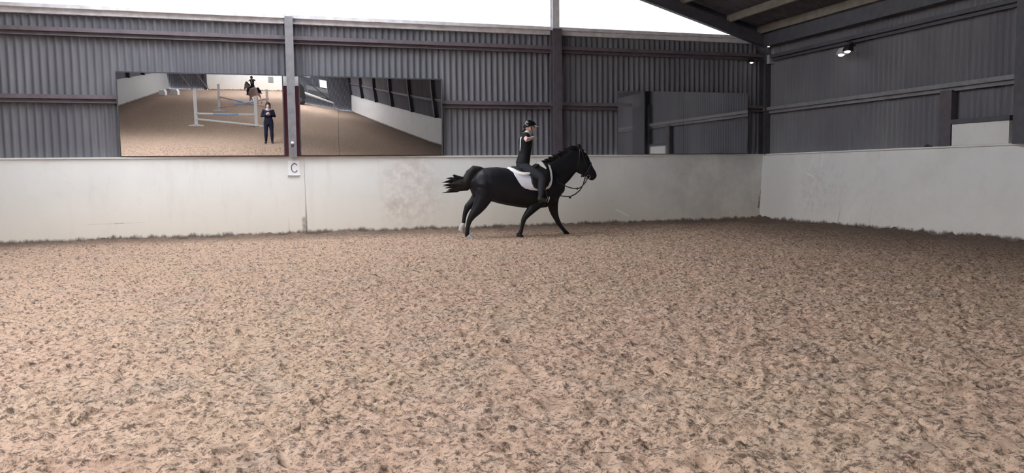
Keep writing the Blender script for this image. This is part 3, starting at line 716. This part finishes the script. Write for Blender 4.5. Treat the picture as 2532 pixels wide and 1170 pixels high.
# ------------------------------------------------------------------ people
def make_hand(root, wrist, d, up, mat, curl=.5, s=1.0, side=1):
    # palm, four bent fingers of unequal length and a thumb leaving the side of the palm
    d = Vector(d).normalized(); up = Vector(up); up = (up - d * up.dot(d)).normalized(); lat = d.cross(up) * side; wrist = Vector(wrist)
    m = MB(); m.loft([(wrist, .022 * s, .028 * s, lat), (wrist + d * .04 * s, .016 * s, .040 * s, lat), (wrist + d * .085 * s, .014 * s, .042 * s, lat)], n=12)
    for k, L in enumerate((.068, .078, .072, .056)):
        b = wrist + d * .085 * s + lat * (.030 - .020 * k) * s; p = [b - d * .015 * s, b]; dd = d.copy()
        for q in range(3):
            dd = (dd * math.cos(curl * .8) - up * math.sin(curl * .8)).normalized() if q else (dd * math.cos(curl * .4) - up * math.sin(curl * .4)).normalized()
            p.append(p[-1] + dd * L * s * (.42, .33, .25)[q])
        m.tube(p, [.0085 * s, .0088 * s, .0082 * s, .0075 * s, .006 * s], 7)
    b = wrist + d * .03 * s + lat * .034 * s; t1 = b + (d * .6 + lat * .75 - up * .25).normalized() * .042 * s; t2 = t1 + (d * .85 + lat * .2 - up * .5).normalized() * .032 * s
    m.tube([b - lat * .015 * s, b, t1, t2], [.012 * s, .0115 * s, .010 * s, .007 * s], 7)
    return m.fused('hand', mat, root, .0045, 2)

def make_person(root, J, mats, head_dir=(1, 0, 0), s=1.0, helmet=True, voxel=.011):
    # J: joints in local metres; one continuous body, clothes as close-fitting shells over it
    V = {k: Vector(v) for k, v in J.items()}
    f = Vector(head_dir).normalized(); lat = Vector((0, 0, 1)).cross(f).normalized(); upv = f.cross(lat)
    hd = V['head']
    def torso(m, g, lo=0.0):
        sh = V['neck'] + (V['chest'] - V['neck']) * .28
        st = [(V['hip'] - Vector((0, 0, .06 * s)), .105 * s + g, .145 * s + g), (V['hip'] + Vector((0, 0, .03 * s)), .115 * s + g, .17 * s + g), (V['waist'], .098 * s + g, .135 * s + g), (V['chest'], .118 * s + g, .165 * s + g), (sh, .085 * s + g, .155 * s + g), (V['neck'] - Vector((0, 0, .015)), .055 * s + g, .08 * s + g)]
        if lo: st = st[lo:]
        m.loft([(p, a, b, lat0) for p, a, b in st], n=20)
    lat0 = V['sl'] - V['sr']; lat0.normalize()
    def arm(m, k, g, a, b):
        pts = [(V['s' + k], .052), (V['s' + k] + (V['e' + k] - V['s' + k]) * .5, .045), (V['e' + k], .038), (V['e' + k] + (V['w' + k] - V['e' + k]) * .35, .038), (V['w' + k], .026)]
        q = pts[a:b]; m.loft([(p, r * s + g, r * s + g, lat0 if abs((q[-1][0] - q[0][0]).normalized().dot(lat0)) < .9 else (0, 0, 1)) for p, r in q], n=12)
    def legs(m, k, g, a, b):
        h = V['h' + k]; kn = V['k' + k]; an = V['a' + k]
        pts = [(h, .092), (h + (kn - h) * .45, .082), (kn - (kn - h) * .08, .062), (kn + (an - kn) * .10, .058), (kn + (an - kn) * .35, .060), (kn + (an - kn) * .8, .042), (an, .038)]
        m.loft([(p, r * s + g, r * s + g, lat0) for p, r in pts[a:b]], n=14)
    m = MB(); torso(m, 0)
    m.loft([(V['neck'] - Vector((0, 0, .05)), .055 * s, .06 * s, lat0), (V['neck'] + (hd - V['neck']) * .4, .048 * s, .05 * s, lat0), (hd - upv * .04 * s, .05 * s, .05 * s, lat0)], n=14)
    m.ball(hd + upv * .02 * s - f * .008 * s, (.092 * s, .078 * s, .108 * s) if abs(f.x) > .7 else (.078 * s, .092 * s, .108 * s), 18)
    m.loft([(hd + f * .03 * s + upv * .03 * s, .06 * s, .062 * s, lat), (hd + f * .045 * s - upv * .045 * s, .05 * s, .053 * s, lat), (hd + f * .055 * s - upv * .095 * s, .026 * s, .032 * s, lat)], n=14)       # face, jaw, chin
    m.loft([(hd + f * .09 * s + upv * .015 * s, .010 * s, .010 * s, lat), (hd + f * .112 * s - upv * .028 * s, .014 * s, .015 * s, lat), (hd + f * .09 * s - upv * .038 * s, .01 * s, .012 * s, lat)], n=8)            # nose
    for sg in (-1, 1):
        m.ball(hd + lat * sg * .08 * s - upv * .012 * s, (.022 * s, .010 * s, .032 * s) if abs(f.x) > .7 else (.010 * s, .022 * s, .032 * s), 8)
    for k in 'rl':
        arm(m, k, 0, 0, 5); legs(m, k, 0, 0, 7)
        ft = (V['t' + k] - V['a' + k]); m.loft([(V['a' + k], .034 * s, .034 * s, lat0), (V['a' + k] + ft * .4 - Vector((0, 0, .025)), .024 * s, .034 * s, lat0), (V['a' + k] + ft * .8 - Vector((0, 0, .032)), .014 * s, .028 * s, lat0)], n=10)
    m.fused('body', mats['skin'], root, voxel, 3)
    for sg in (-1, 1): MB().ball(hd + f * .088 * s + lat * sg * .034 * s + upv * .012 * s, .011 * s, 8).build('eye', MAT['eye'], root, smooth=True)
    MB().loft([(hd + f * .096 * s - lat * .022 * s - upv * .064 * s, .005 * s, .005 * s), (hd + f * .102 * s - upv * .065 * s, .008 * s, .006 * s), (hd + f * .096 * s + lat * .022 * s - upv * .064 * s, .005 * s, .005 * s)], n=6, side=tuple(f)).build('mouth', mats['lips'], root, smooth=True)
    t = MB(); torso(t, .016 * s, 1)
    for k in 'rl': arm(t, k, .012 * s, 0, mats.get('sleeve', 2))
    t.fused('top', mats['top'], root, voxel, 3)
    b = MB(); b.loft([(V['waist'] + Vector((0, 0, .0)), .104 * s, .142 * s, lat0), (V['hip'] + Vector((0, 0, .03 * s)), .126 * s, .182 * s, lat0), (V['hip'] - Vector((0, 0, .07 * s)), .112 * s, .155 * s, lat0)], n=20)
    for k in 'rl': legs(b, k, .012 * s, 0, 7)
    b.fused('trousers', mats['legs'], root, voxel, 3)
    for k in 'rl':
        a, tt, kn = V['a' + k], V['t' + k], V['k' + k]; ft = tt - a; dn = (a - kn).normalized()
        bm = MB(); top = kn + (a - kn) * mats.get('boot', .7)
        bm.loft([(top, .06 * s, .058 * s, lat0), (a - dn * .02 * s, .050 * s, .048 * s, lat0), (a + dn * .045 * s, .05 * s, .042 * s, lat0)], n=14)
        bm.loft([(a - ft * .28 + dn * .045 * s, .035 * s, .036 * s, lat0), (a + ft * .15 + dn * .035 * s, .045 * s, .042 * s, lat0), (a + ft * .7 + dn * .03 * s, .033 * s, .046 * s, lat0), (tt + dn * .025 * s, .022 * s, .036 * s, lat0)], n=14)
        bm.fused('boot', mats['boots'], root, voxel, 2)
    return V, f, lat, upv, hd

def make_helmet(root, hd, f, lat, upv, s=1.0, peak=True):
    m = MB(); vs = []; fs = []; n = 26; r = 8
    for i in range(r + 1):
        a = math.pi * .52 * i / r
        for k in range(n):
            b = 2 * math.pi * k / n
            q = f * (.128 * math.sin(a) * math.cos(b) * s) + lat * (.106 * math.sin(a) * math.sin(b) * s) + upv * ((.122 * math.cos(a) + .028 - (.03 * max(0, -math.cos(b)) * (i / r) ** 2)) * s)
            vs.append(hd + q)
    for i in range(r):
        for k in range(n): fs.append((i * n + k, (i + 1) * n + k, (i + 1) * n + (k + 1) % n, i * n + (k + 1) % n))
    o = m.add(vs, fs).build('helmet', MAT['helmet'], root, smooth=True)
    sm = o.modifiers.new('thickness', 'SOLIDIFY'); sm.thickness = .014 * s; sm.offset = -1
    vs = []; fs = []
    for i in range(13):
        b = math.radians(-62 + 124 * i / 12)
        for rr, dz in ((.985, .03), (1.0 + .42 * max(0, math.cos(b)) ** .7, .012)):
            for e in (0, .006): vs.append(hd + f * (.128 * rr * math.cos(b) * s) + lat * (.106 * (1 + (rr - 1) * .4) * math.sin(b) * s) + upv * (dz + e) * s)
    for i in range(12):
        a = i * 4; c = a + 4
        fs += [(a, a + 2, c + 2, c), (a + 1, c + 1, c + 3, a + 3), (a + 2, a + 3, c + 3, c + 2), (a, c, c + 1, a + 1)]
    MB().add(vs, fs).build('peak', MAT['peak'], o, smooth=True)
    st = [hd + lat * sg * .092 * s * math.cos(a) * 1.0 - upv * (.10 * math.sin(a) + .0) * s + f * .045 * s * math.sin(a) for sg, a in [(1, q * math.pi / 2 / 5) for q in range(6)] + [(-1, (4 - q) * math.pi / 2 / 5) for q in range(5)]]
    MB().tube(st, .007 * s, 6).build('chin_strap', MAT['leather'], o, smooth=True)
    return o

def J3(px, y): return (px[0], y, px[1])
rider = tag(empty('person', (HX, HY, 0)), 'rider in black top, charcoal tights and black helmet on the black horse, arms folded high', 'person')
JR = dict(head=J3((0.239, 2.039), 0), neck=J3((0.174, 1.926), 0), chest=J3((0.156, 1.784), 0), waist=J3((0.137, 1.536), 0), hip=J3((0.095, 1.333), 0),
          sr=J3((0.088, 1.874), -.16), sl=J3((0.195, 1.889), .16), er=J3((0.058, 1.791), -.36), el=J3((0.244, 1.814), .34), wr=J3((0.266, 1.847), -.13), wl=J3((0.284, 1.836), .10),
          hr=J3((0.077, 1.302), -.10), hl=J3((0.144, 1.304), .10), kr=J3((0.371, 1.097), -.325), kl=J3((0.601, 1.092), .325), ar=J3((0.317, 0.748), -.355), al=J3((0.567, 0.726), .355), tr=J3((0.424, 0.717), -.375), tl=J3((0.686, 0.692), .375))
RM = dict(skin=MAT['skin'], lips=plain('lips', (.45, .2, .18), .5), top=MAT['black'], legs=MAT['jodh'], boots=MAT['boot'], sleeve=2, boot=.72)
V, f, lat, upv, hd = make_person(rider, JR, RM)
make_helmet(rider, hd, f, lat, upv)
make_hand(rider, V['wr'], (V['wl'] - V['wr']) + Vector((.05, 0, .02)), (0, 0, 1), MAT['skin'], .35)
make_hand(rider, V['wl'], (V['er'] - V['wl']) + Vector((0, 0, .08)), (1, 0, .3), MAT['skin'], .35, side=-1)
MB().loft([(V['neck'] - Vector((.0, 0, .035)), .072, .08), (V['neck'] + Vector((.005, 0, .01)), .062, .066), (V['neck'] + Vector((.01, 0, .03)), .058, .06)], n=16).build('collar', MAT['trim'], rider, smooth=True)
MB().ball(hd - f * .105 - upv * .055, (.045, .04, .04), 12).build('hair_bun', MAT['brownhair'], rider, smooth=True)
MB().tube([V['neck'] + Vector((-.075, -.06, -.03)), V['chest'] + Vector((-.118, -.09, .05)), V['chest'] + Vector((-.128, -.085, -.10)), V['waist'] + Vector((-.112, -.07, .07))], [.014, .015, .012, .006]).build('rim_stripe', MAT['trim'], rider, smooth=True)  # white stripe standing in for the rim of light down the back

def copy_tree(o, parent=None, swap=None):
    c = o.copy(); C.objects.link(c); c.parent = parent
    if swap and o.type == 'MESH':
        for sl in c.material_slots:
            if sl.material in swap:
                nm = swap[sl.material]; sl.link = 'OBJECT'; sl.material = nm
    for ch in list(o.children): copy_tree(ch, c, swap)
    return c
# the second horse and rider far behind the camera, seen in the left mirror
rz2 = math.radians(-118)
for src, lab in ((horse, 'pinkish roan horse with dark tail, walking away beyond the jumps in the left mirror'), (rider, 'distant rider in black on the roan horse, seen in the left mirror'), (saddle, 'black saddle on the distant roan horse in the left mirror'), (cloth, 'white saddle cloth on the distant roan horse in the left mirror')):
    c = copy_tree(src, None, {MAT['coat']: MAT['roan']} if src is horse else None)
    c.location = (-2.25, -42.6, 0); c.rotation_euler = (0, 0, rz2); c.scale = (.86, .86, .86); c['label'] = lab

# the person filming, who stands where the photograph was taken from and shows in the left mirror
film = tag(empty('person', (-.83, -17.26, 0), math.radians(90)), 'person in navy jacket and dark trousers holding a phone, reflected in the left mirror', 'person')
JF = dict(head=(.02, 0, 1.48), neck=(0, 0, 1.34), chest=(0, 0, 1.19), waist=(0, 0, 1.0), hip=(0, 0, .86), sr=(0, -.17, 1.30), sl=(0, .17, 1.30), er=(.02, -.25, 1.06), el=(.02, .25, 1.06), wr=(.17, -.085, 1.16), wl=(.17, .085, 1.16),
          hr=(0, -.09, .84), hl=(0, .09, .84), kr=(.02, -.11, .46), kl=(.02, .11, .46), ar=(0, -.12, .09), al=(0, .12, .09), tr=(.15, -.14, .05), tl=(.15, .14, .05))
FM = dict(skin=MAT['skin'], lips=RM['lips'], top=MAT['navy'], legs=MAT['navy'], boots=MAT['boot'], sleeve=5, boot=.55)
V, f, lat, upv, hd = make_person(film, JF, FM)
make_hand(film, V['wr'], (.25, .3, .25), (.6, -.6, 0), MAT['skin'], .8); make_hand(film, V['wl'], (.25, -.3, .25), (.6, .6, 0), MAT['skin'], .8, side=-1)
MB().loft([(V['neck'] - Vector((0, 0, .05)), .105, .13), (V['neck'] + Vector((.01, 0, .0)), .085, .095), (V['neck'] + Vector((.01, 0, .04)), .072, .08)], n=16).build('scarf', MAT['lilac'], film, smooth=True)
hm = MB(); hm.loft([(hd + Vector((-.02, 0, .135)), .05, .05), (hd + Vector((-.022, 0, .10)), .10, .09), (hd + Vector((-.03, 0, .04)), .105, .102), (hd + Vector((-.04, 0, -.03)), .085, .105), (hd + Vector((-.05, 0, -.10)), .06, .095)], n=18)
hm.build('hair', MAT['brownhair'], film, smooth=True)
ph = tag(empty('phone', (-.81, -17.045, 1.196)), 'black phone held in both hands by the person filming', 'phone')
MB().box(-.075, .075, -.005, .004, -.037, .037).build('phone_case', MAT['phone'], ph, bevel=.004)
MB().ball((0, .004, 0), (.006, .002, .006), 10).build('phone_lens', MAT['lens'], ph, smooth=True)

# ------------------------------------------------------------------ mirrors on the back wall
def mirror(label, x0, x1, z0, z1, yaw, tilt, cuts=(), y0=-.05, frame=True, twist=0.0, mat='mirror'):
    # silvered panes in a thin frame, hinged out at the top so that they look down on the arena
    y, t = math.radians(yaw), math.radians(tilt)
    n = Vector((math.sin(y) * math.cos(t), -math.cos(y) * math.cos(t), -math.sin(t)))
    ux = Vector((math.cos(y), math.sin(y), 0)); uz = ux.cross(n) * -1
    if uz.z < 0: uz = -uz
    base = Vector(((x0 + x1) / 2, y0, z0))
    o = tag(empty('arena_mirror', base), label, 'mirror')
    W = (x1 - x0) / 2 / ux.x; Hh = (z1 - z0) / math.cos(t)
    def slab(u0, u1, v0, v1, d0, d1): 
        vs = [ux * u + uz * v + n * d for d in (d0, d1) for v in (v0, v1) for u in (u0, u1)]
        return MB().add(vs, [(0, 2, 3, 1), (4, 5, 7, 6), (0, 1, 5, 4), (2, 6, 7, 3), (0, 4, 6, 2), (1, 3, 7, 5)])
    def pane(u0, u1, n1=10, n2=8):           # acrylic sheet; `twist` (degrees per metre) lets its tilt ease off along its length
        vs = []; fs = []
        for i in range(n1 + 1):
            for j in range(n2 + 1):
                u = u0 + (u1 - u0) * i / n1; v = Hh * j / n2
                vs.append(ux * u + uz * v + n * (v * math.radians(twist) * (u + W)))
        m = (n1 + 1) * (n2 + 1)
        for i in range(n1):
            for j in range(n2):
                a = i * (n2 + 1) + j; fs.append((a, a + n2 + 1, a + n2 + 2, a + 1))
        return MB().add(vs, fs)
    us = [-W] + [(c - base.x) / ux.x for c in cuts] + [W]
    for a, b in zip(us[:-1], us[1:]): pane(a + .002, b - .002).build('mirror_pane', MAT[mat], o, smooth=True)
    slab(-W, W, 0, Hh, -.075 if twist else -.02, -.06 if twist else -.007).build('backing', MAT['frame'], o)
    if frame:
        slab(-W - .012, W + .012, Hh, Hh + .022, -.02, .012).build('frame_strip', MAT['frame'], o)
        slab(-W - .012, W + .012, -.022, 0, -.02, .015).build('bottom_batten', MAT['brownedge'], o)
        for s in (-1, 1): slab(min(s * W, s * (W + .02)), max(s * W, s * (W + .02)), 0, Hh, -.02, .01).build('frame_strip', MAT['frame'], o)
        # wedge brackets behind the tilted top
        for s in (-.96, .96):
            a = ux * (W * s); top = uz * (Hh * .98) - n * .02
            MB().tube([a + top, a + Vector((0, .22, top.z - .0))], .012, 6).build('stay', MAT['frame'], o)
    return o
mirror('large tilted mirror left of the C column, reflecting the jumps', -3.2, -.215, 1.605, 3.165, -1.08, 4.17)
mirror('large tilted mirror right of the C column, reflecting the dark side wall', .115, 3.02, 1.605, 3.165, .85, 3.68, (.865,), twist=-.34)
mirror('dark flat mirror near the right corner, reflecting the side wall girt', 7.14, 10.5, 1.60, 3.03, -1.6, .1, (8.80,), y0=-.055, frame=False, mat='dusty')

# letter board C on the sloping kickboard under the column
kn = Vector((0, -KT, -RK)).normalized() * -1; kn = Vector((0, -math.cos(math.atan(RK / KT)), math.sin(math.atan(RK / KT)))); kup = Vector((0, RK, KT)).normalized()
pb = Vector((-.04, -RK * (1 - 1.20 / KT), 1.20)) + kn * .002
pl = tag(empty('letter_board', pb), 'white arena letter board C on the pale boards under the column', 'sign')
def on_board(u, v, d): return Vector((u, 0, 0)) + kup * v + kn * d
vs = [on_board(u, v, d) for d in (0, .014) for v in (0, .30) for u in (-.115, .115)]
MB().add(vs, [(0, 2, 3, 1), (4, 5, 7, 6), (0, 1, 5, 4), (2, 6, 7, 3), (0, 4, 6, 2), (1, 3, 7, 5)]).build('board', MAT['plaque'], pl, bevel=.003)
pts = [on_board(.012 + .060 * math.cos(a), .150 + .088 * math.sin(a), .0165) for a in [math.radians(38 + 284 * k / 24) for k in range(25)]]
MB().tube(pts, .0085, 6).build('letter_c', MAT['ink'], pl)
vs = [on_board(u, v, d) for d in (.0, .03) for v in (-.012, .0) for u in (-.12, .12)]
MB().add(vs, [(0, 2, 3, 1), (4, 5, 7, 6), (0, 1, 5, 4), (2, 6, 7, 3), (0, 4, 6, 2), (1, 3, 7, 5)]).build('ledge_strip', MAT['palebox'], pl)

kb = tag(empty('hook', (-.058, -.18, 1.84)), 'small white knob hook on the grey C column between the mirrors', 'hook')
MB().tube([(0, .02, 0), (0, -.02, 0), (0, -.045, .004)], [.012, .012, .03], 10).ball((0, -.045, .004), .032, 12).build('knob', MAT['trim'], kb, smooth=True)
MB().box(-.025, .025, -.002, .01, -.07, .0).build('plate', MAT['darksteel'], kb)

# lamps and boxes in the right corner
def flood(name, label, loc, rz, body, size=.14, on=True, group=None, glow=True):
    o = tag(empty(name, loc, rz), label, 'lamp', group)
    m = MB(); s = size
    m.add([(-s * .6, 0, -s * .5), (s * .6, 0, -s * .5), (s * .6, -s * .9, -s * .42), (-s * .6, -s * .9, -s * .42), (-s * .6, 0, s * .5), (s * .6, 0, s * .5), (s * .5, -s * .55, s * .45), (-s * .5, -s * .55, s * .45)],
          [(3, 2, 1, 0), (4, 5, 6, 7), (0, 1, 5, 4), (1, 2, 6, 5), (2, 3, 7, 6), (3, 0, 4, 7)])
    m.build('housing', body, o, bevel=.008)
    MB().loft([((-s * .32, -s * .5, -s * .53), s * .12, s * .25), ((0, -s * .5, -s * .56), s * .16, s * .3), ((s * .32, -s * .5, -s * .53), s * .12, s * .25)], n=10).build('lamp_glass', MAT['lamp'] if on else MAT['iron'], o, smooth=True)
    MB().tube([(0, 0, s * .2), (0, s * .5, s * .3), (0, s * .8, s * .3)], .014, 6).build('bracket', MAT['blackplastic'], o)
    return o
flood('wall_lamp', 'small lit lamp high on the back wall beside the corner column', (10.58, -.06, 3.80), 0, MAT['blackplastic'], .10)
bx = tag(empty('junction_box', (11.06, -.16, 3.72)), 'pale grey box high on the dark corner column', 'box')
MB().box(-.10, .10, -.10, 0, 0, .21).build('case', MAT['palebox'], bx, bevel=.012)
MB().box(-.04, .04, -.106, -.10, .045, .062).build('glint_strip', MAT['trim'], bx)  # white strip that paints in the glint low on the case
MB().tube([(.06, -.04, .21), (.06, -.03, .35), (.06, -.02, .48)], .012, 6).build('conduit', MAT['palebox'], bx)
flood('wall_lamp', 'small lamp tucked under the eaves at the top of the corner column', (10.98, -.20, 4.16), -.5, MAT['blackplastic'], .07)
flood('floodlight', 'left of two floodlights on the right wall, pale body', (XR - .20, -3.04, 3.60), math.radians(-90), MAT['palebox'], .15)
fr = flood('floodlight', 'right of two floodlights on the right wall, black body on a long arm', (XR - .30, -3.34, 3.62), math.radians(-90), MAT['blackplastic'], .15)
MB().tube([(.05, .0, .08), (-.16, .18, .13), (-.44, .30, .20)], .016, 6).build('arm', MAT['blackplastic'], fr)
cl = tag(empty('clip', (XR + .01, -5.05, KT)), 'small black clip lying on top of the right kickboard', 'clip')
MB().box(-.03, .03, -.09, .05, 0, .022).box(-.02, .02, -.02, .03, .02, .045).build('clip_body', MAT['blackplastic'], cl, bevel=.005)

# ------------------------------------------------------------------ jumps and clutter behind the camera (seen in the mirrors)
def stand(label, x, y, h, rz=0.0):
    o = tag(empty('jump_stand', (x, y, 0), rz), label, 'jump stand', 'white jump stands behind the camera')
    MB().box(-.075, .075, -.04, .04, .02, h).build('upright', MAT['white'], o, bevel=.006)
    for s in (-1, 1):
        MB().prism([(0, .0), (.32 * s, .0), (.36 * s, .04), (.08 * s, .09), (0, .09)][::s], 'y', -.03, .03).build('foot', MAT['white'], o)
        MB().prism([(0, .0), (.32 * s, .0), (.36 * s, .04), (.08 * s, .09), (0, .09)][::s], 'x', -.028, .028).build('foot', MAT['white'], o)
    return o
def pole(label, a, b, r=.05, ends='white', mid='bluepaint'):
    a, b = Vector(a), Vector(b); o = tag(empty('jump_pole', a), label, 'jump pole')
    d = b - a
    for p, q, m in ((0, .28, ends), (.28, .72, mid), (.72, 1, ends)):
        MB().tube([d * p, d * (p + q) / 2, d * q], r, 12).build('painted_band', MAT[m], o, smooth=True)
    return o
stand('white jump stand at the left end of the nearer fence in the left mirror', -4.29, -24.8, 1.72)
stand('white jump stand at the right end of the nearer fence in the left mirror', -1.55, -24.8, 1.48)
stand('white jump stand at the left end of the farther cross-pole fence in the left mirror', -3.95, -34.9, 1.6)
stand('white jump stand at the right end of the farther cross-pole fence, behind the person filming', -1.2, -34.5, 1.35)
pole('upper level pole with blue middle on the nearer fence in the left mirror', (-4.25, -24.72, .60), (-1.6, -24.72, .58))
pole('lower slanting white pole resting on the ground at its right end', (-4.25, -24.68, .34), (-1.45, -24.6, .06), mid='white')
pole('cross pole sloping down to the right on the farther fence in the mirror', (-3.9, -34.82, .86), (-1.1, -34.4, .30), ends='pinkpaint')
pole('cross pole sloping up to the right on the farther fence in the mirror', (-3.9, -34.70, .22), (-1.1, -34.3, .84), ends='pinkpaint')
for x, y, lab, w in ((-9.2, -51.3, 'white plastic jump block beside the left wall, nearer of two in the mirror', .5), (-8.5, -52.6, 'white plastic jump block beside the dark corner, farther of two in the mirror', .6)):
    o = tag(empty('jump_block', (x, y, 0), .3), lab, 'jump block')
    MB().prism([(-w / 2, 0), (w / 2, 0), (w / 2, .3), (w * .28, .46), (0, .40), (-w * .28, .46), (-w / 2, .3)], 'y', -.2, .2).build('block', MAT['white'], o, bevel=.03)
fb = tag(empty('letter_board', (-1.35, YF + .13, .75)), 'grey board on the far pale wall, above the right jump stand in the left mirror', 'sign')
MB().box(-.22, .22, 0, .025, 0, .52).build('board', MAT['greygreen'], fb, bevel=.004)
for x0, lab in ((-9.7, 'grey timber prop leaning in the dark far corner, left of two in the mirror'), (-8.3, 'grey timber prop leaning in the dark far corner, right of two in the mirror')):
    o = tag(empty('timber_prop', (x0 + 1.6, YF + .35, 0)), lab, 'prop')
    MB().box(-.05, .05, -.05, .05, 0, 2.6).build('beam', MAT['purlin'], o); o.rotation_euler = (math.radians(6), math.radians(-36), 0)

# things at the far right end, seen small in the right mirror
o = tag(empty('barrier_pole', (4.5, YF + .7, 1.35)), 'white barrier pole sloping down by the far dark end wall in the right mirror', 'pole')
MB().tube([(0, 0, 0), (2.2, 0, -.36), (4.6, 0, -.8)], [.17, .13, .08], 12).build('bar', MAT['white'], o, smooth=True)
MB().box(-.12, .12, -.1, .1, -1.35, .12).build('pivot_post', MAT['steel'], o); MB().box(4.55, 4.65, -.05, .05, -1.35, -.78).build('rest_post', MAT['steel'], o)
tr = tag(empty('trailer', (5.5, YF + 1.9, 0)), 'dark trailer parked in front of the far dark end wall in the right mirror', 'trailer')
MB().prism([(-.95, .55), (.95, .55), (.95, 1.6), (.5, 2.0), (-.7, 2.0), (-.95, 1.7)], 'y', -.8, .8).build('trailer_body', MAT['blackplastic'], tr, bevel=.06)
for x in (-.5, .5):
    MB().tube([(x, .7, .33), (x, .9, .33)], .33, 16).build('wheel', MAT['blackplastic'], tr)
MB().tube([(-.95, 0, .5), (-1.8, 0, .45)], .05, 6).build('drawbar', MAT['darksteel'], tr)
